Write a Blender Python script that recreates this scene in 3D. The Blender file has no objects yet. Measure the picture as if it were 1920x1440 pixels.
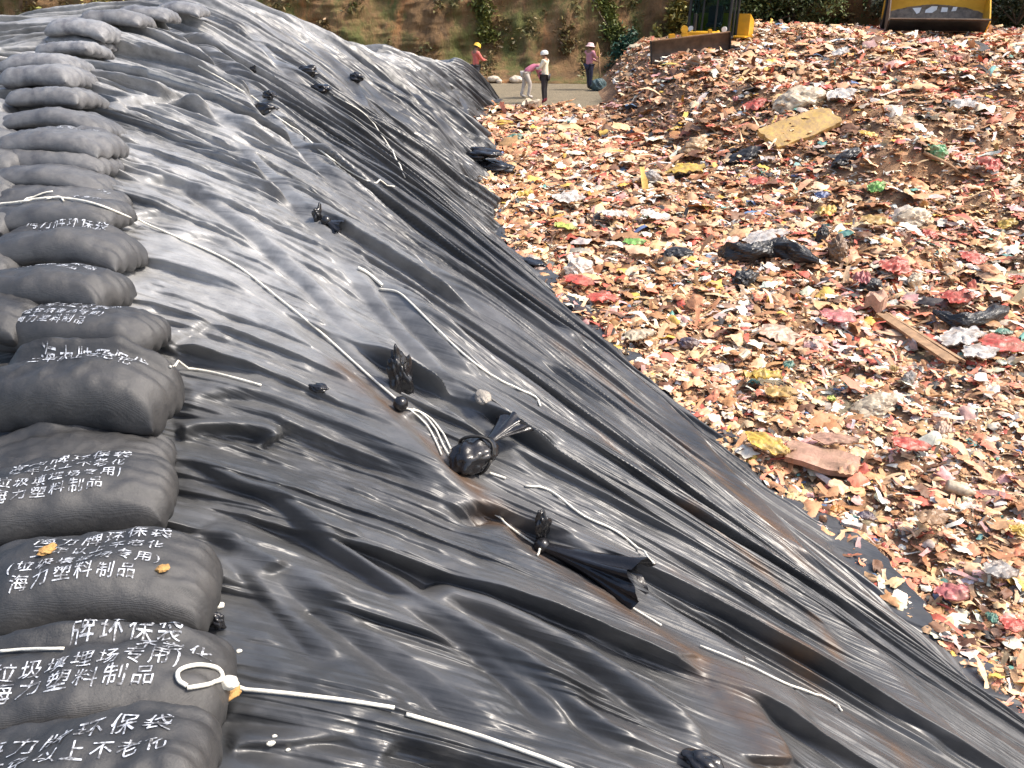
import bpy, bmesh, math, random
import numpy as np
from mathutils import Vector, Matrix, Euler
from mathutils.bvhtree import BVHTree
R = math.radians
S = bpy.context.scene
COL = S.collection

# ------------------------------------------------------------------ camera, sky, sun, exposure
PITCH = 26.5; CAMZ = 3.6; FPX = 1500.0
cd = bpy.data.cameras.new('camera'); cd.sensor_width = 36; cd.lens = 36 * FPX / 1920
cd.clip_start = 0.05; cd.clip_end = 2000
cam = bpy.data.objects.new('camera', cd); COL.objects.link(cam)
cam.location = (0, 0, CAMZ); cam.rotation_euler = (R(90 - PITCH), 0, 0)
S.camera = cam
SUN_EL, SUN_AZ = 52.0, 92.0           # azimuth from +Y towards +X
w = bpy.data.worlds.new('World'); S.world = w; w.use_nodes = True
nt = w.node_tree; bg = nt.nodes['Background']
sky = nt.nodes.new('ShaderNodeTexSky'); sky.sky_type = 'NISHITA'; sky.sun_disc = False
sky.sun_elevation = R(SUN_EL); sky.sun_rotation = R(SUN_AZ)
sky.air_density = 1.0; sky.dust_density = 4.0; sky.ozone_density = 1.0
nt.links.new(sky.outputs[0], bg.inputs[0]); bg.inputs[1].default_value = 0.15
sd = bpy.data.lights.new('sun', 'SUN'); sd.energy = 2.5; sd.angle = R(9); sd.color = (1.0, 0.93, 0.83)
so = bpy.data.objects.new('sun', sd); COL.objects.link(so)
sv = Vector((math.cos(R(SUN_EL)) * math.sin(R(SUN_AZ)), math.cos(R(SUN_EL)) * math.cos(R(SUN_AZ)), math.sin(R(SUN_EL))))
so.rotation_euler = sv.to_track_quat('Z', 'Y').to_euler(); so.location = sv * 50
S.view_settings.view_transform = 'Standard'; S.view_settings.look = 'None'
S.view_settings.exposure = .95; S.view_settings.gamma = 1
S.cycles.max_bounces = 6; S.cycles.diffuse_bounces = 3; S.cycles.glossy_bounces = 3

CP, SP = math.cos(R(PITCH)), math.sin(R(PITCH))
CAM = Vector((0, 0, CAMZ))
def ray(px, py):
    a = (px - 960) / FPX; b = (py - 720) / FPX
    return Vector((a, CP - b * SP, -SP - b * CP))       # depth-1 direction
def at(px, py, d): return CAM + ray(px, py) * d

# ------------------------------------------------------------------ helpers
def tag(o, label=None, cat=None, group=None, kind=None):
    if label: o['label'] = label
    if cat: o['category'] = cat
    if group: o['group'] = group
    if kind: o['kind'] = kind
    return o
def link(name, me, mat=None, parent=None, smooth=False):
    o = bpy.data.objects.new(name, me); COL.objects.link(o)
    if mat:
        for m in (mat if isinstance(mat, (list, tuple)) else [mat]): me.materials.append(m)
    if smooth: me.polygons.foreach_set('use_smooth', np.ones(len(me.polygons), bool))
    if parent: o.parent = parent
    return o
def np_mesh(name, V, Q):
    """fast mesh from (n,3) verts and (m,k) faces"""
    V = np.ascontiguousarray(V, np.float32); Q = np.ascontiguousarray(Q, np.int32)
    me = bpy.data.meshes.new(name); k = Q.shape[1]
    me.vertices.add(len(V)); me.vertices.foreach_set('co', V.ravel())
    me.loops.add(Q.size); me.loops.foreach_set('vertex_index', Q.ravel())
    me.polygons.add(len(Q)); me.polygons.foreach_set('loop_start', np.arange(0, Q.size, k, dtype=np.int32))
    me.update(calc_edges=True); me.validate()
    return me
def grid_q(n, m):
    i = np.arange(n * m).reshape(n, m)
    return np.stack([i[:-1, :-1], i[1:, :-1], i[1:, 1:], i[:-1, 1:]], -1).reshape(-1, 4)
def empty(name, loc, rz=0):
    o = bpy.data.objects.new(name, None); COL.objects.link(o); o.empty_display_size = .2
    o.location = loc; o.rotation_euler = (0, 0, rz); return o
_G = np.random.default_rng(7).random((512, 512)) * 2 * np.pi
def pn(x, y, s=0):
    """2-D gradient noise, about -0.8..0.8"""
    x = np.asarray(x, float) + s * 17.13; y = np.asarray(y, float) + s * 31.7
    xi = np.floor(x).astype(int); yi = np.floor(y).astype(int); fx = x - xi; fy = y - yi
    u = fx * fx * fx * (fx * (fx * 6 - 15) + 10); v = fy * fy * fy * (fy * (fy * 6 - 15) + 10)
    def g(a, b):
        t = _G[(xi + a) % 512, (yi + b) % 512]; return np.cos(t) * (fx - a) + np.sin(t) * (fy - b)
    return 1.4 * ((g(0, 0) * (1 - u) + g(1, 0) * u) * (1 - v) + (g(0, 1) * (1 - u) + g(1, 1) * u) * v)
_H = np.random.default_rng(9).random((512, 512)) - .5
def facet(x, y, s=0, j=.35):
    """noise made of flat tilted panels meeting in sharp creases, about -0.5..0.5"""
    x = np.asarray(x, float) + s * 13.7; y = np.asarray(y, float) + s * 29.3
    x, y = x + j * pn(x * .8, y * .8, s + 1), y + j * pn(x * .8, y * .8, s + 2)
    xi = np.floor(x).astype(int); yi = np.floor(y).astype(int); fx = x - xi; fy = y - yi
    od = (xi * 7 + yi * 3 + xi * yi) % 2 == 1; fx = np.where(od, 1 - fx, fx); a = xi + od; b = xi + ~od
    h = lambda p, q: _H[p % 512, q % 512]
    h00, h10, h01, h11 = h(a, yi), h(b, yi), h(a, yi + 1), h(b, yi + 1)
    return np.where(fx + fy < 1, h00 + fx * (h10 - h00) + fy * (h01 - h00), h11 + (1 - fx) * (h01 - h11) + (1 - fy) * (h10 - h11))
def fbm(x, y, s=0, o=4):
    r = 0; a = 1
    for k in range(o): r = r + a * pn(x * 2 ** k, y * 2 ** k, s + k * 3); a *= .5
    return r
def sstep(a, b, x):
    t = np.clip((np.asarray(x, float) - a) / (b - a), 0, 1); return t * t * (3 - 2 * t)
def catmull(P, n):
    P = [Vector(p) for p in P]; P = [2 * P[0] - P[1]] + P + [2 * P[-1] - P[-2]]; out = []
    for i in range(1, len(P) - 2):
        for k in range(n):
            t = k / n; a, b, c, d = P[i - 1:i + 3]
            out.append(.5 * ((2 * b) + (c - a) * t + (2 * a - 5 * b + 4 * c - d) * t * t + (3 * b - a - 3 * c + d) * t ** 3))
    out.append(P[-2]); return out
def tube(bm, pts, r, n=6, taper=None):
    rings = []; N = len(pts)
    for i, p in enumerate(pts):
        t = (pts[min(i + 1, N - 1)] - pts[max(i - 1, 0)]).normalized()
        a = t.cross(Vector((0, 0, 1)));  a = a.normalized() if a.length > 1e-4 else Vector((1, 0, 0)); b = t.cross(a)
        rr = r if taper is None else r * (1 + (taper - 1) * i / max(N - 1, 1))
        rings.append([bm.verts.new(p + rr * (a * math.cos(2 * math.pi * k / n) + b * math.sin(2 * math.pi * k / n))) for k in range(n)])
    for i in range(N - 1):
        for k in range(n): bm.faces.new((rings[i][k], rings[i][(k + 1) % n], rings[i + 1][(k + 1) % n], rings[i + 1][k]))
    bm.faces.new(rings[0]); bm.faces.new(rings[-1][::-1])
def box(bm, lo, hi, bev=0.0, M=None):
    b2 = bmesh.new()
    c = [(lo[i] + hi[i]) / 2 for i in range(3)]; d = [hi[i] - lo[i] for i in range(3)]
    bmesh.ops.create_cube(b2, size=1, matrix=Matrix.Translation(c) @ Matrix.Diagonal((*d, 1)))
    if bev: bmesh.ops.bevel(b2, geom=b2.edges[:], offset=bev, segments=2, affect='EDGES')
    if M: b2.transform(M)
    me = bpy.data.meshes.new('t'); b2.to_mesh(me); b2.free(); bm.from_mesh(me); bpy.data.meshes.remove(me)
def cyl(bm, p, q, r, n=20, bev=0):
    b2 = bmesh.new(); p = Vector(p); q = Vector(q); d = q - p
    bmesh.ops.create_cone(b2, cap_ends=True, segments=n, radius1=r, radius2=r, depth=d.length)
    if bev: bmesh.ops.bevel(b2, geom=[e for e in b2.edges if len(e.link_faces) == 2 and any(len(f.verts) > 4 for f in e.link_faces)], offset=bev, segments=2, affect='EDGES')
    b2.transform(Matrix.Translation((p + q) / 2) @ d.to_track_quat('Z', 'Y').to_matrix().to_4x4())
    me = bpy.data.meshes.new('t'); b2.to_mesh(me); b2.free(); bm.from_mesh(me); bpy.data.meshes.remove(me)
def prism(bm, prof, x0, x1):
    """extrude a (y,z) outline from x0 to x1"""
    a = [bm.verts.new((x0, y, z)) for y, z in prof]; b = [bm.verts.new((x1, y, z)) for y, z in prof]; n = len(prof)
    bm.faces.new(a); bm.faces.new(b[::-1])
    for i in range(n): bm.faces.new((a[i], b[i], b[(i + 1) % n], a[(i + 1) % n]))
def bm_obj(name, bm, mat, parent=None, smooth=False):
    bmesh.ops.recalc_face_normals(bm, faces=bm.faces[:])
    me = bpy.data.meshes.new(name); bm.to_mesh(me); bm.free(); return link(name, me, mat, parent, smooth)

# ------------------------------------------------------------------ materials
class NM:
    def __init__(s, name):
        s.m = bpy.data.materials.new(name); s.m.use_nodes = True; s.t = s.m.node_tree; s.p = s.t.nodes['Principled BSDF']
    def n(s, t, **k):
        x = s.t.nodes.new(t)
        for a, b in k.items(): setattr(x, a, b)
        return x
    def l(s, a, b): s.t.links.new(a, b)
    def coord(s, scale=(1, 1, 1), kind='Object'):
        c = s.n('ShaderNodeTexCoord'); m = s.n('ShaderNodeMapping'); m.inputs['Scale'].default_value = scale
        s.l(c.outputs[kind], m.inputs[0]); return m.outputs[0]
    def noise(s, vec, scale, detail=4, rough=.55):
        x = s.n('ShaderNodeTexNoise'); x.inputs['Scale'].default_value = scale; x.inputs['Detail'].default_value = detail
        x.inputs['Roughness'].default_value = rough
        s.l(vec, x.inputs['Vector']); return x.outputs[0]
    def ramp(s, fac, *stops):
        x = s.n('ShaderNodeValToRGB'); e = x.color_ramp.elements
        while len(e) < len(stops): e.new(.5)
        for k, (p, c) in enumerate(stops):
            e[k].position = p; e[k].color = (c, c, c, 1) if isinstance(c, (int, float)) else (*c, 1)
        s.l(fac, x.inputs[0]); return x.outputs[0]
    def mix(s, f, a, b, mode='MIX'):
        x = s.n('ShaderNodeMix', data_type='RGBA', blend_type=mode)
        for v, k in ((f, 0), (a, 6), (b, 7)):
            if hasattr(v, 'links') or hasattr(v, 'is_linked'): s.l(v, x.inputs[k])
            else: x.inputs[k].default_value = v if k == 0 else (*v, 1)
        return x.outputs[2]
    def bump(s, h, st, dist=.01):
        x = s.n('ShaderNodeBump'); x.inputs['Strength'].default_value = st; x.inputs['Distance'].default_value = dist
        s.l(h, x.inputs['Height']); s.l(x.outputs[0], s.p.inputs['Normal']); return x
    def base(s, v, rough=.6, metal=0):
        if hasattr(v, 'is_linked'): s.l(v, s.p.inputs['Base Color'])
        else: s.p.inputs['Base Color'].default_value = (*v, 1)
        s.p.inputs['Roughness'].default_value = rough; s.p.inputs['Metallic'].default_value = metal; return s
def m_plain(name, c, rough=.6, var=.35, scale=6, metal=0, bump=.25, bdist=.01):
    k = NM(name); v = k.coord(); a = k.noise(v, scale, 5)
    dk = tuple(x * (1 - var) for x in c); lt = tuple(min(1, x * (1 + var * .6)) for x in c)
    k.base(k.ramp(a, (.3, dk), (.7, lt)), rough, metal)
    if bump: k.bump(k.noise(v, scale * 7, 3), bump, bdist)
    return k.m

def m_tarp():
    k = NM('black_film'); v = k.coord()
    dust_glare = k.ramp(k.noise(v, 1.6, 6, .65), (.42, 0), (.75, 1))
    fine = k.noise(k.coord((1, 1, 1)), 45, 3)
    col = k.mix(dust_glare, (.026, .028, .031), (.090, .090, .092))
    ad = k.n('ShaderNodeAttribute', attribute_name='dust_glare'); dm = k.n('ShaderNodeMath', operation='MULTIPLY'); k.l(ad.outputs['Fac'], dm.inputs[0]); k.l(k.ramp(k.noise(v, 4, 6, .7), (.28, .3), (.6, 1)), dm.inputs[1])
    col = k.mix(dm.outputs[0], col, (.30, .30, .297))  # pale crest colour: some dust, and sky glare painted in
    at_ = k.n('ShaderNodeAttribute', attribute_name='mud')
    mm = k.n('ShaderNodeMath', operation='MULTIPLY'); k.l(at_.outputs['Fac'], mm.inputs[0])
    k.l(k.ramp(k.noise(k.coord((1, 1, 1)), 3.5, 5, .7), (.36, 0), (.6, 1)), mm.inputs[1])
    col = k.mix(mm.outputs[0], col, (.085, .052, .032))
    k.base(col)
    rr = k.ramp(k.noise(v, 2.3, 5, .6), (.3, .31), (.75, .54)); k.l(rr, k.p.inputs['Roughness'])
    k.p.inputs['Specular IOR Level'].default_value = .62
    fl = k.n('ShaderNodeAttribute', attribute_name='flow')
    def crease(sx, sy, sc):
        mp = k.n('ShaderNodeMapping'); mp.inputs['Scale'].default_value = (sx, sy, 1); k.l(fl.outputs['Vector'], mp.inputs[0])
        n_ = k.noise(mp.outputs[0], sc, 2, .4); a_ = k.n('ShaderNodeMath', operation='SUBTRACT'); k.l(n_, a_.inputs[0]); a_.inputs[1].default_value = .5
        b_ = k.n('ShaderNodeMath', operation='ABSOLUTE'); k.l(a_.outputs[0], b_.inputs[0]); return k.ramp(b_.outputs[0], (0, 1), (.16, 0))
    h1 = k.mix(.45, crease(9, .7, 1), crease(24, 1.6, 1)); h1 = k.mix(.25, h1, crease(7, 6, 1.3))
    mp_ = k.n('ShaderNodeMapping'); mp_.inputs['Scale'].default_value = (1.3, .45, 1); k.l(fl.outputs['Vector'], mp_.inputs[0])
    b1 = k.bump(k.mix(k.ramp(k.noise(mp_.outputs[0], 1, 3), (.40, .05), (.62, 1)), (0, 0, 0), h1), .45, .018)
    b2 = k.n('ShaderNodeBump'); b2.inputs['Strength'].default_value = .25; b2.inputs['Distance'].default_value = .005; k.l(k.mix(.35, k.noise(v, 28, 5, .6), fine), b2.inputs['Height']); k.l(b1.outputs[0], b2.inputs['Normal']); k.l(b2.outputs[0], k.p.inputs['Normal'])
    return k.m
def m_bag():
    k = NM('woven_black'); v = k.coord()
    at_ = k.n('ShaderNodeObjectInfo')
    dust_glare = k.ramp(k.noise(v, 5, 6, .65), (.35, 0), (.72, 1))
    col = k.mix(dust_glare, (.016, .017, .019), (.066, .064, .062))
    bl = k.n('ShaderNodeAttribute', attribute_name='paleness'); bl.attribute_type = 'OBJECT'; col = k.mix(bl.outputs['Fac'], col, k.ramp(k.noise(v, 7, 5, .7), (.3, (.07, .07, .08)), (.65, (.27, .27, .27)))); k.base(col, .5)
    k.p.inputs['Specular IOR Level'].default_value = .6
    wv = k.n('ShaderNodeTexWave'); wv.inputs['Scale'].default_value = 170; wv.bands_direction = 'X'; k.l(v, wv.inputs[0])
    wv2 = k.n('ShaderNodeTexWave'); wv2.inputs['Scale'].default_value = 170; wv2.bands_direction = 'Y'; k.l(v, wv2.inputs[0])
    h = k.mix(.5, wv.outputs[0], wv2.outputs[0]); h = k.mix(.88, h, k.noise(v, 30, 6, .65)); k.bump(h, .5, .008)
    return k.m
def m_print():
    k = NM('white_print'); v = k.coord(); f = k.ramp(k.noise(v, 60, 4, .7), (.42, 0), (.58, 1))
    k.base(k.mix(f, (.10, .10, .105), (.62, .65, .70)), .6); return k.m
def m_litter(name='litter'):
    k = NM(name); at_ = k.n('ShaderNodeAttribute', attribute_name='tint'); v = k.coord()
    f = k.ramp(k.noise(v, 22, 4, .7), (.25, .62), (.65, 1.06))
    k.base(k.mix(1.0, at_.outputs['Color'], f, 'MULTIPLY'), .6); k.bump(k.noise(v, 60, 3), .3, .01); return k.m
def m_earth():
    k = NM('waste_earth'); v = k.coord(); a = k.noise(v, 2.2, 8, .7)
    c = k.ramp(a, (.3, (.13, .07, .038)), (.5, (.27, .155, .085)), (.72, (.44, .27, .15)))
    k.base(c, .9); k.bump(k.noise(v, 14, 6, .7), 1.0, .06); return k.m
def m_gravel():
    k = NM('gravel_ground'); v = k.coord(); a = k.noise(v, 1.2, 8, .7)
    c = k.ramp(a, (.3, (.13, .105, .066)), (.7, (.27, .22, .14)))
    k.base(k.mix(.5, c, k.ramp(k.noise(v, 25, 3), (.35, (.06, .05, .032)), (.65, (.34, .28, .19)))), .95); k.bump(k.noise(v, 20, 5), .7, .05); return k.m
def m_cliff():
    k = NM('cut_earth'); v = k.coord((1, 1, .38)); v2 = k.coord()
    a = k.noise(v, .9, 9, .68); c = k.ramp(a, (.30, (.05, .032, .018)), (.46, (.20, .115, .05)), (.60, (.29, .17, .075)), (.78, (.40, .26, .14)))
    o = k.ramp(k.noise(k.coord((1, 1, .3)), .35, 6, .7), (.56, 0), (.68, 1))
    c = k.mix(o, c, (.46, .20, .07))
    g = k.ramp(k.noise(k.coord((1, 1, .35)), .55, 7, .72), (.47, 0), (.60, 1))
    c = k.mix(g, c, (.13, .135, .038))
    at_ = k.n('ShaderNodeAttribute', attribute_name='clay')
    c = k.mix(at_.outputs['Fac'], c, k.ramp(k.noise(v2, 1.5, 6, .7), (.3, (.16, .085, .04)), (.7, (.30, .17, .085))))
    k.base(c, .95); k.bump(k.noise(k.coord((1, 1, .45)), 2.6, 9, .75), 1.0, .3); return k.m
def m_leaf(name, c):
    k = NM(name); at_ = k.n('ShaderNodeAttribute', attribute_name='tint')
    k.base(k.mix(1.0, at_.outputs['Color'], c, 'MULTIPLY'), .55)
    k.p.inputs['Subsurface Weight'].default_value = 0; return k.m
def m_bucket():
    k = NM('bucket_paint'); c = k.n('ShaderNodeTexCoord'); s = k.n('ShaderNodeSeparateXYZ'); k.l(c.outputs['Object'], s.inputs[0])
    # worn steel below an arc across the width, yellow paint above it
    x2 = k.n('ShaderNodeMath', operation='POWER'); k.l(s.outputs[0], x2.inputs[0]); x2.inputs[1].default_value = 2
    m1 = k.n('ShaderNodeMath', operation='MULTIPLY_ADD'); k.l(x2.outputs[0], m1.inputs[0]); m1.inputs[1].default_value = .13; k.l(s.outputs[2], m1.inputs[2])
    n_ = k.noise(c.outputs['Object'], 5, 5); m2 = k.n('ShaderNodeMath', operation='MULTIPLY_ADD'); k.l(n_, m2.inputs[0]); m2.inputs[1].default_value = .10; k.l(m1.outputs[0], m2.inputs[2]); m3 = k.n('ShaderNodeMath', operation='MULTIPLY_ADD'); k.l(m2.outputs[0], m3.inputs[0]); m3.inputs[1].default_value = .5; m3.inputs[2].default_value = .06; m2 = m3
    f = k.ramp(m2.outputs[0], (.5, 0), (.505, 1))
    worn = k.ramp(k.noise(c.outputs['Object'], 7, 6, .7), (.3, (.07, .055, .04)), (.7, (.27, .21, .15)))
    yel = k.ramp(k.noise(c.outputs['Object'], 3, 5), (.3, (.60, .30, .02)), (.7, (.78, .43, .04)))
    k.base(k.mix(f, worn, yel), .5); k.bump(k.noise(c.outputs['Object'], 30, 3), .2, .01); return k.m
M = dict(
    tarp=m_tarp(), bag=m_bag(), print=m_print(), litter=m_litter(), earth=m_earth(), gravel=m_gravel(), cliff=m_cliff(),
    rope=m_plain('white_cord', (.72, .69, .60), .8, .2, 40), yellow=m_plain('yellow_paint', (.72, .38, .02), .42, .22, 3, bump=.1),
    steel=m_plain('worn_steel', (.13, .085, .055), .6, .5, 4, .2), dark=m_plain('dark_steel', (.022, .020, .018), .55, .5, 5, .2),
    rubber=m_plain('rubber', (.02, .02, .02), .75, .3, 8), bucket=m_bucket(), white=m_plain('white_lamp', (.8, .8, .78), .3, .1, 5, bump=0),
    skin=m_plain('skin', (.30, .16, .095), .55, .15, 12), wood=m_plain('old_wood', (.36, .22, .12), .8, .4, 9, bump=.5),
    leaf=m_leaf('leaf', (1, 1, 1)), bark=m_plain('bark', (.09, .06, .035), .9, .4, 8, bump=.6), crumb=m_plain('crumb', (.42, .24, .08), .8, .4, 40),
)
gk = NM('cab_glass'); gk.base((.22, .42, .42), .03); gk.p.inputs['Transmission Weight'].default_value = 1.0; gk.p.inputs['IOR'].default_value = 1.12; M['glass'] = gk.m
def hue(name, c, rough=.55, var=.3, scale=7): 
    return M.setdefault(name, m_plain(name, c, rough, var, scale, bump=.4, bdist=.015))

# ------------------------------------------------------------------ the covered mound: crest line matched to toe line
PAIRS = [  # crest xyz, toe xyz
    ((.35, -2.2, 1.80), (5.6, -3.0, 0)), ((-.15, -.6, 1.94), (4.7, -1.2, 0)), ((-.62, .9, 2.02), (4.15, .6, 0)), ((-1.12, 1.75, 2.10), (3.65, 1.6, 0)),
    ((-1.6, 2.65, 2.22), (3.14, 2.55, 0)), ((-2.35, 4.3, 2.55), (2.66, 3.6, 0)), ((-3.35, 6.5, 2.84), (1.9, 6.0, 0)), ((-4.25, 8.9, 3.05), (.98, 8.7, 0)),
    ((-4.95, 11, 3.2), (.40, 10.5, 0)), ((-5.35, 13.2, 3.3), (-.2, 13.2, 0)), ((-5.4, 15.5, 3.32), (-.62, 15.8, 0)), ((-5.1, 18, 3.02), (-.2, 17.8, 0)),
    ((-4.6, 20.5, 2.45), (-.62, 21, 0)), ((-3.9, 23.5, 1.97), (-.95, 24.4, 0)), ((-2.9, 26.3, 1.55), (-.7, 27.2, 0)), ((-2.2, 27.9, 1.42), (-.45, 28.7, 0)),
    ((-1.35, 28.8, 1.05), (-.5, 29.4, 0)), ((-.9, 29.6, .1), (-.7, 29.9, 0))]
CR = np.array([p[0] for p in PAIRS], float); TO = np.array([p[1] for p in PAIRS], float)
def cat_np(A, s):
    A = np.vstack([2 * A[0] - A[1], A, 2 * A[-1] - A[-2]]); i = np.clip(np.floor(s).astype(int), 0, len(A) - 4); t = (s - i)[:, None]
    a, b, c, d = A[i], A[i + 1], A[i + 2], A[i + 3]
    return .5 * (2 * b + (c - a) * t + (2 * a - 5 * b + 4 * c - d) * t * t + (3 * b - a - 3 * c + d) * t ** 3)
def mound_base(sv_, tv):
    """grid of base points; t<0 is the far (left) side of the crest"""
    C = cat_np(CR, sv_); T = cat_np(TO, sv_)
    dC = np.gradient(C, axis=0); L = np.stack([-dC[:, 1], dC[:, 0]], -1); L /= np.linalg.norm(L, axis=1)[:, None] + 1e-9
    t = tv[None, :, None]; P = np.empty((len(sv_), len(tv), 3)); tp = np.clip(t, 0, None)
    P[..., :2] = C[:, None, :2] + (T - C)[:, None, :2] * tp
    tt = np.clip(tv, 0, None)[None]; g = np.clip(.22 * tt + .78 * tt ** 1.55, 0, 1.0) + .03 * sstep(1.0, 1.1, tt)
    g = np.where(tt > 1, 1 + 0 * tt, g)
    P[..., 2] = C[:, None, 2] * (1 - g)
    d = np.clip(-tv, 0, None) * 5.5
    P[..., :2] += L[:, None, :] * d[None, :, None]
    neg = (tv < 0)[None]
    z_l = C[:, None, 2] * (1 - sstep(1.4, 5.4, d)[None]) - .06 * d[None]
    P[..., 2] = np.where(neg, z_l, P[..., 2])
    return P
SMAX = len(PAIRS) - 1
b_s = np.linspace(0, SMAX, 240); b_t = np.linspace(-1, 1.08, 90)
BP = mound_base(b_s, b_t)
bvh_base = BVHTree.FromPolygons([Vector(v) for v in BP.reshape(-1, 3)], grid_q(len(b_s), len(b_t)).tolist())
def hit_base(px, py):
    r = bvh_base.ray_cast(CAM, ray(px, py).normalized(), 80); return r[0]
TOEX_y = cat_np(TO, np.linspace(0, SMAX, 300)); _o = np.argsort(TOEX_y[:, 1])
def toe_x(y): return np.interp(y, TOEX_y[_o, 1], TOEX_y[_o, 0])

# traced folds on the sheet: polyline, valley depth, half width, lip height, lip side (+1 = to the right of travel seen from above -> upslope far side)
FOLDS = [
    ([(301, 852), (365, 866), (434, 902), (518, 935), (603, 1000), (712, 1072), (837, 1165), (994, 1281), (1132, 1396), (1200, 1440)], .12, .022, .05, 1),
    ([(737, 1116), (869, 1200), (978, 1300), (1060, 1380)], .11, .026, .03, 1),
    ([(830, 1095), (950, 1155), (1096, 1232), (1223, 1323), (1351, 1414)], .15, .04, .05, 1),
    ([(380, 985), (450, 1030), (540, 1110), (590, 1155)], .12, .03, .04, 1),
    ([(415, 1035), (500, 1110), (580, 1200), (625, 1255)], .09, .03, .03, 1),
    ([(335, 800), (410, 795), (490, 802), (530, 822)], .10, .03, .04, 1),
    ([(200, 205), (250, 188), (333, 190), (400, 215), (450, 262)], .08, .05, .05, 1),
    ([(233, 405), (300, 402), (360, 425)], .06, .035, .04, 1),
    ([(262, 475), (330, 446), (400, 447), (445, 475)], .07, .035, .04, 1),
    ([(313, 652), (355, 628), (410, 598)], .06, .03, .04, 1),
    ([(255, 425), (450, 530), (600, 650), (745, 775), (850, 890), (930, 975)], .12, .09, .10, -1),
    ([(930, 975), (1015, 1045), (1190, 1150), (1310, 1225), (1560, 1335)], .07, .07, .06, -1),
    ([(690, 510), (760, 600), (830, 670), (880, 715)], .15, .045, .05, 1),
    ([(444, 262), (487, 306), (546, 376), (640, 480)], .10, .05, .06, 1),
    ([(662, 242), (750, 315), (852, 379)], .12, .06, .07, 1),
    ([(765, 169), (808, 210), (855, 271)], .14, .09, .09, 1),
    ([(843, 166), (868, 195), (890, 235)], .12, .08, .08, 1),
    ([(467, 58), (522, 122), (575, 163)], .10, .08, .08, 1),
    ([(563, 73), (651, 146), (700, 210)], .10, .08, .08, 1),
    ([(300, 60), (380, 110), (450, 160), (520, 235), (600, 320), (720, 400)], .15, .05, .06, 1),
    ([(1060, 615), (1120, 650), (1230, 740), (1320, 830), (1440, 960), (1520, 1050)], .07, .07, .05, 1),
    ([(1000, 810), (1130, 890), (1250, 970), (1400, 1060), (1540, 1150), (1700, 1290), (1850, 1420)], .05, .06, .04, 1),
    ([(1060, 985), (1200, 1100), (1330, 1190), (1420, 1250)], .04, .05, .04, 1),
    ([(1310, 1225), (1400, 1330), (1480, 1440)], .07, .08, .05, 1),
    ([(600, 600), (700, 700), (790, 790)], .05, .03, .04, 1),
    ([(620, 470), (720, 590), (800, 690), (900, 790), (1010, 900)], .09, .035, .04, 1),
    ([(720, 430), (820, 520), (930, 610), (1060, 700)], .05, .05, .04, 1),
    ([(240, 340), (340, 350), (470, 440), (600, 560), (700, 680)], .11, .04, .05, 1),
    ([(330, 740), (480, 745), (650, 810), (760, 870), (850, 930)], .09, .035, .04, 1),
    ([(420, 1330), (520, 1345), (640, 1370), (760, 1420)], .05, .03, .02, 1),
    ([(430, 1395), (540, 1390), (690, 1370)], .04, .02, .03, 1),
    ([(500, 1055), (600, 1140), (720, 1230), (850, 1330), (930, 1400)], .09, .035, .05, 1),
]
BROWN_STREAKS = [([(640, 690), (760, 790), (860, 880), (950, 960), (1100, 1090), (1300, 1225), (1400, 1330), (1500, 1440)], .11),
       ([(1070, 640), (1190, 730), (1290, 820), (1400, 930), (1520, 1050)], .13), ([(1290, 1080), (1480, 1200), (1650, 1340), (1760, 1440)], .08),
       ([(1120, 800), (1290, 960), (1450, 1090), (1600, 1230)], .05)]  # brown streaks traced down the sheet, blended into its colour
_tr = []
def trace(poly): return [p for p in (hit_base(*q) for q in poly) if p is not None]

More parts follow.
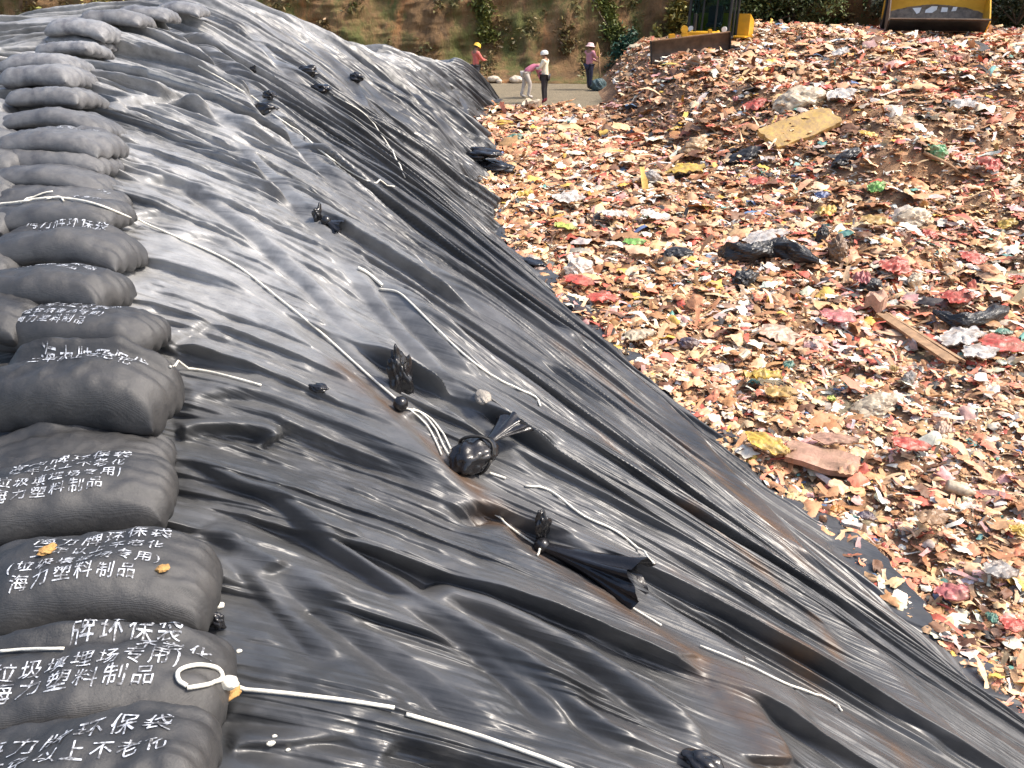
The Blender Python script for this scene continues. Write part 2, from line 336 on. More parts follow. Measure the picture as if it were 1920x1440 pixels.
def build_tarp():
    sd_ = np.concatenate([np.linspace(0, 1.6, 70, endpoint=False), np.linspace(1.6, 5.2, 900, endpoint=False), np.linspace(5.2, 10, 860, endpoint=False), np.linspace(10, SMAX, 640)])
    td = np.concatenate([np.linspace(-1, -.32, 30, endpoint=False), np.linspace(-.32, 0, 90, endpoint=False), np.linspace(0, 1.012, 560)])
    P = mound_base(sd_, td)
    # metric coordinates
    mid = int(np.searchsorted(td, .35)); q = np.concatenate([[0], np.cumsum(np.linalg.norm(np.diff(P[:, mid], axis=0), axis=1))])[:, None]
    v = np.cumsum(np.concatenate([np.zeros((len(sd_), 1)), np.linalg.norm(np.diff(P, axis=1), axis=2)], 1), 1)
    i0 = int(np.searchsorted(td, 0)); v = v - v[:, i0:i0 + 1]
    q = q + 0 * v; tt = td[None] + 0 * v
    far = sstep(9, 16, P[..., 1])                        # farther part is more crumpled
    up = 1 - sstep(.15, .7, tt); low = sstep(.45, .9, tt)
    near_ = 1 - sstep(7.5, 13, P[..., 1])
    vp = np.clip(v, 0, None)
    shear = (.075 * near_ - .012) * vp ** 2
    wq = .22 * pn(q * .45, v * .30, 1)
    qq = q + shear + wq + .07 * v * pn(q * .35, v * .08, 9)
    def rid(f, g, s, p=.8): n = pn(qq * f, v * g, s); return 1 - np.minimum(np.abs(n) * 2.1, 1) ** p
    def bil(f, g, s): n = pn(qq * f, v * g, s); return np.minimum(np.abs(n) * 2.0, 1)
    qm = q + shear
    m1 = sstep(-.25, .35, pn(qm * .7, v * .4, 21)); m2 = sstep(-.2, .35, pn(qm * .9, v * .45, 22)); m3 = sstep(-.1, .4, pn(qm * 1.3, v * .6, 23))
    calm = 1 - .45 * low * near_
    def pleat(f, sd, vf=.35, warp=.8, sharp=.10, thr=-.22):
        ph = qq * f + warp * pn(qq * f * .45, v * .10, sd) + 40; k = np.floor(ph); x = ph - k
        am = np.clip(pn(k * .619, v * vf + k * 3.7, sd + 1) - thr, 0, .8) * 1.5
        e = sharp * (1 + .8 * pn(k * .77, v * .3, sd + 2))
        return am * np.clip(x / np.maximum(e, .02), 0, 1) * np.clip(1.12 * (1 - x), 0, 1)
    z1 = .55 + .9 * np.clip(pn(qm * .55, v * .35, 61) + .15, 0, .6); z2 = .35 + 1.3 * np.clip(pn(qm * .8, v * .5, 62) + .1, 0, .6)
    H = .06 * pn(qm * .7, v * .18, 3) + .03 * pn(qm * .5, v * .7, 33)
    H = H + calm * (1 + .4 * up) * (.105 * pleat(1.05, 104, .28, sharp=.06) + .075 * pleat(2.2, 114, .33, sharp=.08))
    H = H + calm * (.050 * pleat(4.2, 124, .5, sharp=.12) + .022 * z2 * pleat(8.5, 134, .8, sharp=.2))
    H = H + calm * (.130 * facet(qq * 1.5, v * .30, 5) + .075 * z1 * facet(qq * 3.2, v * .55, 6) + .058 * z2 * facet(qq * 7, v * 1.2, 7) + .026 * z2 * facet(qq * 15, v * 2.6, 8) + .009 * z2 * facet(qq * 31, v * 6, 9))
    H = H + near_ * up * (.020 * facet(qq * 2.6 + .5 * v, v * 1.5, 71) + .030 * facet(qq * 6 - v, v * 3.4, 72) + .030 * pleat(6.2, 164, .6, sharp=.14) + .022 * pleat(12, 174, .9, sharp=.22) + .024 * facet(qq * 13 + v, v * 8, 73) + .010 * facet(qq * 28 - v, v * 17, 74))
    H = H + far * (.12 * pleat(.9, 144, .4) + .16 * facet(qq * 1.1, v * .5, 11) + .09 * facet(q * 2.6, v * 1.5, 12) + .05 * facet(q * 5.5, v * 3.5, 13))
    cr = up * sstep(-.4, .3, pn(q * 1.2, v * 1.2, 15))
    H = H + cr * (.050 * facet(q * 2.4, v * 1.6, 16) + .028 * facet(q * 5.5, v * 4, 17))
    H = H + .014 * z2 * facet(qq * 6 + v * 1.5, v * 4 - q, 18) + .0016 * fbm(q * 9, v * 6, 18, 3)
    H = H - .06
    flow = np.stack([qq, v, 0 * v], -1)
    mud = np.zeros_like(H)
    XY = P[..., :2]
    def field(pts, W):
        best = np.full(H.shape, 9.0); sg = np.ones(H.shape); along = np.zeros(H.shape); tot = max(len(pts) - 1, 1)
        a_ = np.array([[p.x, p.y] for p in pts]); lo = a_.min(0) - W; hi = a_.max(0) + W
        rows = np.where(((XY[..., 0] > lo[0]) & (XY[..., 0] < hi[0]) & (XY[..., 1] > lo[1]) & (XY[..., 1] < hi[1])).any(1))[0]
        if len(rows) == 0: return None
        r = slice(rows[0], rows[-1] + 1); X = XY[r]; wob = .018 * pn(q[r] * 1.5, v[r] * .9, 41)
        b = best[r]; s_ = sg[r]; al = along[r]
        for k in range(len(a_) - 1):
            A, B = a_[k], a_[k + 1]; d = B - A; L2 = (d ** 2).sum() + 1e-9
            u = np.clip(((X - A) @ d) / L2, 0, 1); D = X - A - u[..., None] * d; dist = np.hypot(D[..., 0], D[..., 1])
            c = np.sign(d[0] * D[..., 1] - d[1] * D[..., 0]); c[c == 0] = 1; mk = dist < b
            b = np.where(mk, dist, b); s_ = np.where(mk, c, s_); al = np.where(mk, (k + u) / tot, al)
        return r, b * s_ + wob, b, al
    for poly, D, W, lip, side in FOLDS:
        D *= .72
        pts = trace(poly)
        if len(pts) < 2: continue
        f = field(catmull(pts, 3), W * 8)
        if f is None: continue
        r, sdist, b, al = f
        en = sstep(0, .2, al) * (1 - sstep(.72, 1, al)); en = en * (1 - sstep(4.5, 8, b / W))
        x = sdist * side
        prof = -.35 * D * np.exp(-((x + .9 * W) / (1.2 * W)) ** 2) + .62 * D * np.clip((x + .3 * W + .012) / (.9 * W + .03), 0, 1) * np.clip(1 - x / (6.5 * W), 0, 1)
        H[r] = H[r] * (1 - .85 * np.exp(-(b / (1.7 * W)) ** 2) * (en > 0) * sstep(0, .06, al) * (1 - sstep(.9, 1, al))) + prof * en
    for poly, W in BROWN_STREAKS:
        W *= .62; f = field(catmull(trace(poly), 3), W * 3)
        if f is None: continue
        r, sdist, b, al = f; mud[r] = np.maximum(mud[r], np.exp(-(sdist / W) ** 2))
    dq = np.gradient(P, axis=0); dt = np.gradient(P, axis=1)
    N = np.cross(dt, dq); N /= np.linalg.norm(N, axis=2)[..., None] + 1e-9; N = np.where(N[..., 2:] < 0, -N, N)
    dqn = dq / (np.linalg.norm(dq, axis=2)[..., None] + 1e-9)
    edge = 1 - sstep(.985, 1.0, tt) * .8; endf = 1 - sstep(16.2, 17, sd_)[:, None]
    H = H * edge * (.15 + .85 * endf)
    P2 = P + N * H[..., None] - dqn * (np.clip(H, -.1, .2) * 1.05 * (1 - far * .5))[..., None]
    # ragged free edge at the toe
    tail = sstep(.86, 1.012, tt); n = .16 * pn(q * .9, 0 * q, 51) + .10 * pn(q * 2.6, 0 * q, 52) + .04 * pn(q * 8, 0 * q, 53)
    P2[..., 0] += tail * n; P2[..., 2] = np.maximum(P2[..., 2], np.where(tt > 0, .02 + .10 * np.abs(facet(qq * 2.2, v * 1.2, 54)) + .05 * np.abs(facet(qq * 6, v * 3, 55)), -9)) + tail * .03
    me = np_mesh('tarpaulin', P2.reshape(-1, 3), grid_q(len(sd_), len(td))[:, ::-1])
    du = np.clip((1 - sstep(.08, .62, tt)) * (1.0 + .9 * pn(q * .8, v * .8, 55)) * sstep(1.0, 5, P[..., 1]), 0, 1)  # paler towards the crest: dust together with painted sky glare
    a = me.attributes.new('flow', 'FLOAT_VECTOR', 'POINT'); a.data.foreach_set('vector', flow.reshape(-1).astype(np.float32))
    a = me.attributes.new('dust_glare', 'FLOAT', 'POINT'); a.data.foreach_set('value', du.ravel().astype(np.float32))
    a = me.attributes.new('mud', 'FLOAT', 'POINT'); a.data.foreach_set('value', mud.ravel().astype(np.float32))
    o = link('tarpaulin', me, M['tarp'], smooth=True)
    tag(o, 'huge creased black plastic sheet draped over the long waste mound', 'tarpaulin')
    Vv = P2.reshape(-1, 3); sub = grid_q(len(sd_), len(td))
    return o, BVHTree.FromPolygons(Vv.tolist(), sub.tolist())
tarp, bvh_tarp = build_tarp()
def hit_tarp(px, py):
    h = bvh_tarp.ray_cast(CAM, ray(px, py).normalized(), 80); return h[0], h[1]
def tarp_z(x, y):
    h = bvh_tarp.ray_cast(Vector((x, y, 8)), Vector((0, 0, -1)), 12); return h[0].z if h[0] else 0

# ------------------------------------------------------------------ ground, waste terrain, cliff
def litter_z(x, y):
    x = np.asarray(x, float); y = np.asarray(y, float)
    zf = np.interp(y, [11, 13, 15, 18.6, 21, 24, 26, 30, 40], [0, .06, .42, 1.16, 1.72, 2.2, 2.3, 2.2, 2.2])
    l0 = np.interp(y, [12, 16, 20, 24, 28, 40], [4.2, 3.6, 3.1, 2.8, 2.9, 3.4]); wd = np.interp(y, [12, 16, 20, 24], [3.5, 3.6, 3.0, 2.3])
    m = sstep(0, 1, (x - l0) / wd)
    lat = np.interp(x, [3, 6.5, 7.6, 9.6, 13, 16, 24], [.66, .72, .80, 1.0, .93, .88, .9])
    z = zf * (1 + (lat - 1) * sstep(18, 24, y)) * m
    z = z + .30 * np.exp(-(((x - 5.2) / 1.1) ** 2 + ((y - 11.6) / .8) ** 2)) + .55 * np.exp(-(((x - 7.3) / 1.0) ** 2)) * sstep(14.5, 15.1, y) * (1 - sstep(15.2, 16.4, y))
    z = z + .22 * np.exp(-(((x - 6.2) / 1.5) ** 2 + ((y - 9.2) / .6) ** 2)) + .25 * np.exp(-(((x - 4.3) / .9) ** 2 + ((y - 19.5) / 1.2) ** 2))
    near = 1 - sstep(27.2, 28.6, y) * (1 - m)
    z = z + m * (.17 - .13 * sstep(21, 24, y)) * fbm(x * .55, y * .7, 66, 3) + near * (.09 * fbm(x * .8, y * .8, 61, 3) + .08 * fbm(x * 2.3, y * 2.3, 62, 3) + .05 * facet(x * 4, y * 4, 64)) + m * (.12 - .07 * sstep(21, 24, y)) * fbm(x * .9, y * .9, 63, 4)
    return z - .10 * (1 - near)
gm = np_mesh('ground', [(-300, -200, -.06), (300, -200, -.06), (300, 400, -.06), (-300, 400, -.06)], [(0, 1, 2, 3)])
tag(link('ground', gm, M['gravel']), kind='structure')
tx = np.linspace(-2.5, 26, 330); ty = np.linspace(-3, 37, 460); X, Y = np.meshgrid(tx, ty, indexing='ij')
Z = litter_z(X, Y); tm = np_mesh('terrain', np.stack([X, Y, Z], -1).reshape(-1, 3), grid_q(*X.shape))
ter = tag(link('terrain', tm, M['earth'], smooth=True), kind='structure')
bvh_ter = BVHTree.FromPolygons(np.stack([X, Y, Z], -1).reshape(-1, 3).tolist(), grid_q(*X.shape).tolist())
def hit_ter(px, py):
    h = bvh_ter.ray_cast(CAM, ray(px, py).normalized(), 90); return h[0]

cx = np.linspace(-48, 52, 520); cz = np.concatenate([np.linspace(-.6, 1.2, 26, endpoint=False), np.linspace(1.2, 12, 110), [13, 14, 15]])
CX, CZ = np.meshgrid(cx, cz, indexing='ij')
foot = 36.6 + .9 * pn(CX[:, :1] * .12, 0 * CX[:, :1], 71)
CY = foot + .16 * CZ + 1.6 * np.exp(-np.clip(CZ, 0, 9) * 2.0) * -1.0 + .55 * fbm(CX * .35, CZ * .08, 72, 4) + .18 * fbm(CX * 1.3, CZ * .45, 73, 5) + .22 * facet(CX * 1.4, CZ * 1.1, 74) + .10 * facet(CX * 3.5, CZ * 3, 75)
CY[:, -3:] += np.array([6, 30, 160]); CZ = np.where(CZ > 0, CZ * (.42 + .45 * sstep(-6, 14, CX)), CZ)
# clay slope spilling at the right, px 1520..1600
clay = np.exp(-((CX - (15.3 - .55 * (CZ - 3))) / 1.0) ** 2) * sstep(1, 2.5, CZ); CY -= clay * .9
cm = np_mesh('cliff', np.stack([CX, CY, CZ], -1).reshape(-1, 3), grid_q(*CX.shape))
a = cm.attributes.new('clay', 'FLOAT', 'POINT'); a.data.foreach_set('value', np.clip(clay * 1.3, 0, 1).ravel().astype(np.float32))
tag(link('cliff', cm, M['cliff'], smooth=True), kind='structure')
bvh_cliff = BVHTree.FromPolygons(np.stack([CX, CY, CZ], -1).reshape(-1, 3).tolist(), grid_q(*CX.shape).tolist())
def hit_cliff(px, py): return bvh_cliff.ray_cast(CAM, ray(px, py).normalized(), 200)[0]

# ------------------------------------------------------------------ loose litter: uncountable scraps, one object
PAL = np.array([(.68, .42, .22), (.60, .31, .15), (.44, .215, .095), (.76, .52, .31), (.20, .095, .05), (.72, .26, .15), (.62, .14, .09), (.82, .77, .68),
                (.86, .78, .62), (.06, .05, .045), (.72, .46, .10), (.16, .36, .30), (.13, .20, .34), (.52, .42, .34), (.70, .40, .34)])
PW0 = np.array([.18, .15, .085, .16, .05, .075, .036, .055, .07, .028, .016, .009, .007, .05, .05])
def proto_pieces(rng):
    out = []
    for k in range(16):                                     # crumpled flakes
        g = np.linspace(-.5, .5, 5); a, b = np.meshgrid(g, g, indexing='ij'); a = a + rng.normal(0, .05, a.shape); b = b + rng.normal(0, .05, b.shape)
        rr = np.hypot(a, b); cut = 1 - .35 * np.clip(rr - .35, 0, 1) / .35 * rng.random(); a *= cut; b *= cut * rng.uniform(.45, .95)
        c = rng.normal(0, .07, a.shape) + .35 * rng.uniform(-1, 1) * a * a + .5 * rng.uniform(-1, 1) * a * b - .5 * rr ** 2 * rng.uniform(0, .7)
        out.append((np.stack([a, b, c + .08], -1).reshape(-1, 3), grid_q(5, 5)))
    for k in range(0):                                     # lumps
        n, m = 8, 5; th = np.linspace(0, 2 * np.pi, n + 1)[:-1]; ph = np.linspace(.25, np.pi - .25, m); A, B = np.meshgrid(th, ph, indexing='ij')
        r = .5 * (1 + rng.normal(0, .16, A.shape)); el = (1, rng.uniform(.45, .9), rng.uniform(.3, .7))
        V = np.stack([r * np.sin(B) * np.cos(A) * el[0], r * np.sin(B) * np.sin(A) * el[1], r * np.cos(B) * el[2]], -1).reshape(-1, 3)
        i = np.arange(n * m).reshape(n, m); j = np.roll(i, -1, 0); Q = np.stack([i[:, :-1], i[:, 1:], j[:, 1:], j[:, :-1]], -1).reshape(-1, 4)
        Q = np.vstack([Q, [[i[0, 0], i[2, 0], i[4, 0], i[6, 0]], [i[0, -1], i[6, -1], i[4, -1], i[2, -1]]]]); out.append((V, Q))
    for k in range(6):                                      # rumpled film and rags
        g = np.linspace(-.5, .5, 8); a, b = np.meshgrid(g, g, indexing='ij'); th = np.arctan2(b, a); ed = 1 + .35 * pn(np.cos(th) * 1.5, np.sin(th) * 1.5, k + 300); a2 = a * ed; b2 = b * ed * rng.uniform(.5, .9)
        c = .28 * np.abs(facet(a * 3 + k, b * 3, k + 310)) + .22 * np.abs(facet(a * 6, b * 6 + k, k + 320)) + .12 * (1 - 4 * a * a) * (1 - 4 * b * b)
        out.append((np.stack([a2 + .1 * c, b2 - .1 * c, c], -1).reshape(-1, 3), grid_q(8, 8)))
    for k in range(12):                                     # strips and shards
        a, b = np.meshgrid(np.linspace(-.9, .9, 7), np.linspace(-.13, .13, 3), indexing='ij'); b = b * (1 + rng.normal(0, .25, b.shape))
        c = .25 * np.sin(a * rng.uniform(1, 3) + rng.uniform(0, 6)) + rng.normal(0, .03, a.shape); b = b + .2 * np.sin(a * 2 + k)
        out.append((np.stack([a, b, c], -1).reshape(-1, 3), grid_q(7, 3)))
    return out
def rotmats(rng, n, tilt):
    yaw = rng.uniform(0, 2 * np.pi, n); ax = rng.uniform(0, 2 * np.pi, n); an = np.abs(rng.normal(0, tilt, n))
    kx, ky = np.cos(ax), np.sin(ax); c, s = np.cos(an), np.sin(an); o = np.zeros(n)
    Rt = np.stack([np.stack([c + kx * kx * (1 - c), kx * ky * (1 - c), ky * s], -1), np.stack([kx * ky * (1 - c), c + ky * ky * (1 - c), -kx * s], -1), np.stack([-ky * s, kx * s, c], -1)], 1)
    cy, sy = np.cos(yaw), np.sin(yaw); Z1 = o + 1
    Rz = np.stack([np.stack([cy, -sy, o], -1), np.stack([sy, cy, o], -1), np.stack([o, o, Z1], -1)], 1)
    return Rt @ Rz
def scatter(name, pos, size, colr, tilt, seed, mat):
    rng = np.random.default_rng(seed); prot = proto_pieces(rng); n = len(pos); which = rng.integers(0, len(prot), n); Rm = rotmats(rng, n, tilt)
    Vs, Qs, Cs = [], [], []; off = 0
    for k, (V, Q) in enumerate(prot):
        idx = np.where(which == k)[0]
        if len(idx) == 0: continue
        vv = np.einsum('nij,vj->nvi', Rm[idx], V) * size[idx, None, None] + pos[idx, None, :]
        qq = Q[None] + (np.arange(len(idx)) * len(V))[:, None, None] + off; off += len(idx) * len(V)
        Vs.append(vv.reshape(-1, 3)); Qs.append(qq.reshape(-1, 4)); Cs.append(np.repeat(colr[idx], len(V), 0))
    me = np_mesh(name, np.vstack(Vs), np.vstack(Qs)); C = np.vstack(Cs)
    a = me.attributes.new('tint', 'FLOAT_COLOR', 'POINT'); a.data.foreach_set('color', np.hstack([C, np.ones((len(C), 1))]).astype(np.float32).ravel())
    return link(name, me, mat)
def make_litter():
    rng = np.random.default_rng(11); P = []; SZ = []
    for (y0, y1, dens, s0, s1) in ((-1.5, 2, 160, .07, .17), (2, 5, 1500, .024, .13), (5, 8, 950, .031, .16), (8, 12, 480, .043, .23), (12, 17, 250, .058, .29), (17, 23, 150, .075, .36), (23, 28.4, 100, .095, .40), (28.4, 36, 40, .12, .34)):
        x1 = min(.70 * y1 + 2.2, 25); n = int(dens * (x1 + 2) * (y1 - y0))
        x = rng.uniform(-1.6, x1, n); y = rng.uniform(y0, y1, n); x0_ = toe_x(y) - .10 - .12 * np.clip(pn(x * 2, y * 2, 78) + .3, 0, 1)
        keep = (x > x0_) & (x < .70 * y + 2.2) & ((y < 28 + .5 * pn(x * .6, x * 0, 77)) | (litter_z(x, y) > .25))
        x, y = x[keep], y[keep]; u = rng.random(len(x)) ** 4.2
        s = (s0 * .9 + (s1 - s0) * u) * np.where(rng.random(len(x)) < .035, 1.7, 1.0); z = np.where(x < toe_x(y) + .05, np.maximum(litter_z(x, y), .05), litter_z(x, y)) + s * rng.uniform(-.05, .30, len(x)); P.append(np.stack([x, y, z], -1)); SZ.append(s)
    P = np.vstack(P); SZ = np.concatenate(SZ); n = len(P); x, y = P[:, 0], P[:, 1]
    W = np.repeat(PW0[None], n, 0)
    red = sstep(.0, .5, pn(x * .45, y * .35, 81)) * sstep(2.0, 6, x - .25 * (y - 10)); flank_shade = np.exp(-((x - 4.2) / 1.3) ** 2) * sstep(18, 21, y) * (y < 28)  # left flank's shade is put into the colours as more dark brown scraps
    W[:, 5] += .10 * red; W[:, 6] += .11 * red; W[:, 14] += .06 * red; W[:, 7] += .05 * red; W[:, 9] += .03 * red
    pale = sstep(.05, .45, pn(x * .6, y * .6, 82)); W[:, 3] += .10 * pale; W[:, 8] += .06 * pale
    mudy = sstep(.05, .4, pn(x * .5, y * .5, 83)); W[:, 2] += .15 * mudy + .3 * flank_shade; W[:, 4] += .12 * mudy + .35 * flank_shade
    W /= W.sum(1)[:, None]; ci = (W.cumsum(1) < rng.random(n)[:, None]).sum(1)
    C = PAL[np.clip(ci, 0, len(PAL) - 1)] * rng.uniform(.78, 1.2, (n, 1)) * rng.uniform(.93, 1.07, (n, 3))
    o = scatter('litter', P, SZ, np.clip(C, .01, .9), .34, 5, M['litter'])
    tag(o, 'dense carpet of shredded plastic, rags and scraps over the dump', 'litter', kind='stuff'); return n
NL = make_litter(); print('litter pieces', NL)

# ------------------------------------------------------------------ sandbags on the crest
def text_mesh(body, size, spacing=1.28):
    c = bpy.data.curves.new('t', 'FONT'); c.body = body; c.size = size; c.space_character = spacing; c.align_x = 'CENTER'; c.align_y = 'CENTER'
    c.resolution_u = 3; c.offset = 0
    o = bpy.data.objects.new('t', c); COL.objects.link(o); dg = bpy.context.evaluated_depsgraph_get()
    me = bpy.data.meshes.new_from_object(o.evaluated_get(dg)); bpy.data.objects.remove(o); bpy.data.curves.remove(c)
    V = np.empty(len(me.vertices) * 3); me.vertices.foreach_get('co', V); F = [tuple(p.vertices) for p in me.polygons]; bpy.data.meshes.remove(me)
    return V.reshape(-1, 3), F
class Bag:
    def __init__(s, L, W, T, seed, droop=.25, flap=0, sag=.0): s.L, s.W, s.T, s.k, s.droop, s.flap = L, W, T, seed, droop, flap
    def top(s, u, v, side=1):
        L, W, T, k = s.L, s.W, s.T, s.k
        puff = np.clip((1 - np.abs(u) ** 9) * (1 - np.abs(v) ** 5), 0, 1) ** .45
        x = L / 2 * u * (1 + .03 * pn(v * 1.5, u * 0, k)) * (1 - .05 * (1 - v * v) * np.abs(u) ** 3 * -1 - .04 * v ** 4)
        y = W / 2 * v * (1 - .02 * np.abs(u) ** 5 + .05 * pn(u * 1.6, 0 * v, k + 3))
        lump = 1 + .16 * pn(u * 1.4, v * 1.1, k + 5) + .20 * facet(u * 2.2, v * 1.4, k + 6) + .12 * facet(u * 5, v * 2.6, k + 7)
        z = side * T / 2 * puff * lump * (1 if side > 0 else .75)
        ends = np.abs(u) ** 3
        z = z + .011 * ends * np.sin(v * 15 + k + 3 * pn(v * 2, u, k)) + side * .006 * pn(u * 7, v * 5, k + 8) * puff + side * .010 * (np.abs(pn(u * 3.4, v * 2.2 + u, k + 9)) - .2) * puff
        if s.flap and side > 0:     # a folded-over mouth: a ridge of loose cloth across the far half
            c = v - .42 - .10 * u; z = z + s.flap * np.exp(-(c / .12) ** 2) * (1 - u ** 4) * (1 + .4 * pn(u * 2.2, 0 * u, k + 11)) - .35 * s.flap * np.exp(-((c + .24) / .1) ** 2) * (1 - u ** 4)
        z = z - s.droop * (x ** 2) * (1 + .3 * np.sign(x)) - .10 * y * y - .20 * T * np.clip(-v - .1, 0, 1) ** 1.6
        return np.stack([x, y, z], -1)
    def mesh(s):
        nu, nv = 60, 40; u, v = np.meshgrid(np.sin(np.linspace(-1, 1, nu) * np.pi / 2), np.sin(np.linspace(-1, 1, nv) * np.pi / 2), indexing='ij')
        A = s.top(u, v, 1).reshape(-1, 3); B = s.top(u, v, -1).reshape(-1, 3); Q = grid_q(nu, nv)
        bm = bmesh.new(); me = np_mesh('sandbag', np.vstack([A, B]), np.vstack([Q, Q[:, ::-1] + len(A)])); bm.from_mesh(me); bpy.data.meshes.remove(me)
        bmesh.ops.remove_doubles(bm, verts=bm.verts[:], dist=.0012); bmesh.ops.recalc_face_normals(bm, faces=bm.faces[:])
        me = bpy.data.meshes.new('sandbag'); bm.to_mesh(me); bm.free(); return me
    def letters(s, rows):
        Vs, Fs, n = [], [], 0
        for body, u0, v0, size, slant in rows:
            V, F = text_mesh(body, size * s.L / .66)
            u = u0 + V[:, 0] / (s.L / 2); v = v0 + (V[:, 1] + V[:, 0] * slant) / (s.W / 2); ok = (np.abs(u) < .96) & (np.abs(v) < .95)
            P = s.top(np.clip(u, -.96, .96), np.clip(v, -.96, .96)); e = 1e-3
            N = np.cross(s.top(u + e, v) - P, s.top(u, v + e) - P); N /= np.linalg.norm(N, axis=1)[:, None] + 1e-12; P = P + N * .003
            F = [tuple(i + n for i in f) for f in F if all(ok[i] for i in f)]; Vs.append(P); Fs += F; n += len(V)
        me = bpy.data.meshes.new('lettering'); me.from_pydata(np.vstack(Vs).tolist(), [], Fs); return me
T1, T2, T3, T4 = '海力牌环保袋', '三年以上不老化', '(垃圾填埋场专用)', '海力塑料制品'
FULL = [(T1, .06, .30, .062, .05), (T2, .06, -.03, .050, .05), (T3, 0, -.36, .050, .05), (T4, -.05, -.68, .054, .05)]
BAGS = [  # px, py, width px, yaw, W, T, lift, flap, tilt, rows, label
    (170, 1440, 455, 8, .35, .20, .03, 0, -11, [(T1, -.02, .22, .074, .05), (T2, .08, -.18, .058, .05)], 'nearest black sandbag at the bottom edge with two rows of large white characters'),
    (190, 1255, 465, 8, .36, .20, .035, .03, -11, [(T1[2:], .24, .34, .062, .05), (T2[4:], .62, .04, .054, .06), (T3, .02, -.28, .052, .07), (T4, .0, -.60, .056, .07)], 'black sandbag with a cord loop and a creased fold above white print'),
    (198, 1068, 405, 10, .35, .21, .04, 0, -11, [(r[0], r[1], r[2] + .02, r[3] * .9, .07) for r in FULL], 'black sandbag with four printed rows and an orange crumb stuck on top'),
    (140, 918, 360, 15, .34, .20, .04, 0, -11, [(r[0], r[1], r[2] + .05, r[3] * .9, .05) for r in FULL], 'dusty black sandbag with faded rows of print, slanting down to the left'),
    (150, 846, 330, 10, .32, .16, .03, .02, -8, None, 'plain dark sandbag squashed beneath the fat raised bag'),
    (182, 716, 305, 1, .36, .26, .10, .045, -5, [(T1, .12, .14, .060, 0), (T2, .05, -.14, .05, 0)], 'fat raised sandbag with its printed mouth folded over on top'),
    (158, 612, 300, -5, .34, .19, .05, 0, -12, [(r[0], r[1] - .05, r[2] - .02, r[3] * .8, 0) for r in FULL], 'pale dusty sandbag with small rows of print behind the fat raised bag'),
    (105, 536, 255, -2, .34, .18, .02, 0, -12, [(T1, .05, .20, .056, 0), (T4, .0, -.12, .046, 0)], 'grey sandbag with two faint rows of print and a drooping right corner'),
    (128, 460, 255, 0, .34, .18, .02, .03, -12, [(T1, .0, .36, .058, 0), (T2, .0, .05, .045, 0)], 'sandbag with a dark printed flap, just in front of the one under the rope'),
    (120, 404, 232, 2, .38, .16, .03, 0, -12, [(T2, .1, .2, .045, 0)], 'sandbag crossed by the long white rope over its top'),
    (122, 368, 215, -1, .36, .13, .0, .025, -8, [(T3, .2, .1, .045, 0)], 'lumpy printed sandbag just behind the one crossed by the rope'),
    (112, 334, 210, 1, .38, .14, .02, 0, -12, None, 'smooth plain sandbag with a sagging left end, front one of a close pair'),
    (118, 303, 200, 0, .36, .14, .02, 0, -12, None, 'smooth plain sandbag, rear one of a close pair'),
    (125, 266, 190, 1, .42, .15, .02, .02, -12, [(T1, .15, .2, .05, 0)], 'wrinkled sandbag with one bright scrap of print'),
    (125, 226, 185, -1, .42, .14, .02, 0, -12, None, 'pale wrinkled sandbag with a dark slit under its right half'),
    (115, 187, 135, 0, .46, .15, .02, .02, -12, [(T1, .1, .1, .055, 0), (T2, .1, -.25, .045, 0)], 'short bluish sandbag with crumpled worn print'),
    (102, 147, 130, -2, .50, .20, .05, 0, -12, None, 'plump smooth sandbag overhanging the short bluish one'),
    (92, 119, 132, 0, .48, .15, .02, 0, -12, None, 'bright sun-bleached sandbag with a dark pointed left corner'),
    (146, 97, 98, 0, .52, .15, .02, 0, -12, None, 'small pale sandbag with a squared right end, third below the crest bend'),
    (165, 80, 104, 0, .55, .15, .02, 0, -12, None, 'small pale sandbag with a pointed right corner, second below the crest bend'),
    (168, 58, 108, 2, .58, .20, .05, 0, -12, None, 'sandbag at the crest bend throwing a deep shadow below itself'),
    (228, 38, 105, 5, .62, .2, .03, 0, -6, None, 'far sandbag where the row turns over the crest'),
    (282, 28, 92, 5, .62, .18, .03, 0, -5, None, 'far sandbag on the skyline, second from the end of the row'),
    (345, 17, 80, 4, .62, .18, .03, 0, -4, None, 'farthest sandbag at the skyline end of the crest row'),
]
SIDE = [  # second row, left edge
    (-10, 233, 110, 2, .40, .15, .02, 'pale sandbag at the left edge beside the bright scrap of print'), (-22, 208, 100, 0, .40, .15, .02, 'bleached sandbag at the left edge beside the plump smooth bag'),
    (-18, 265, 105, 2, .40, .15, .02, 'creased pale sandbag at the left edge, above the grey angular one'), (-14, 305, 112, 3, .38, .15, .02, 'grey angular sandbag at the left edge beside the close pair'),
    (-26, 350, 112, 2, .38, .14, .0, 'dark shaded sandbag at the left edge under a pale fold'), (-28, 415, 120, 0, .38, .14, .0, 'low grey sandbag at the left edge touching the rope end'),
    (-34, 490, 130, 2, .38, .14, .0, 'low dark sandbag at the left edge beside the printed flap'), (-30, 590, 130, 4, .38, .15, .0, 'bluish sandbag corner at the left edge beside the pale dusty bag'),
    (35, 720, 190, 24, .36, .13, -.02, 'light grey sandbag poking out left from under the fat raised bag'),
]
bag_objs = []
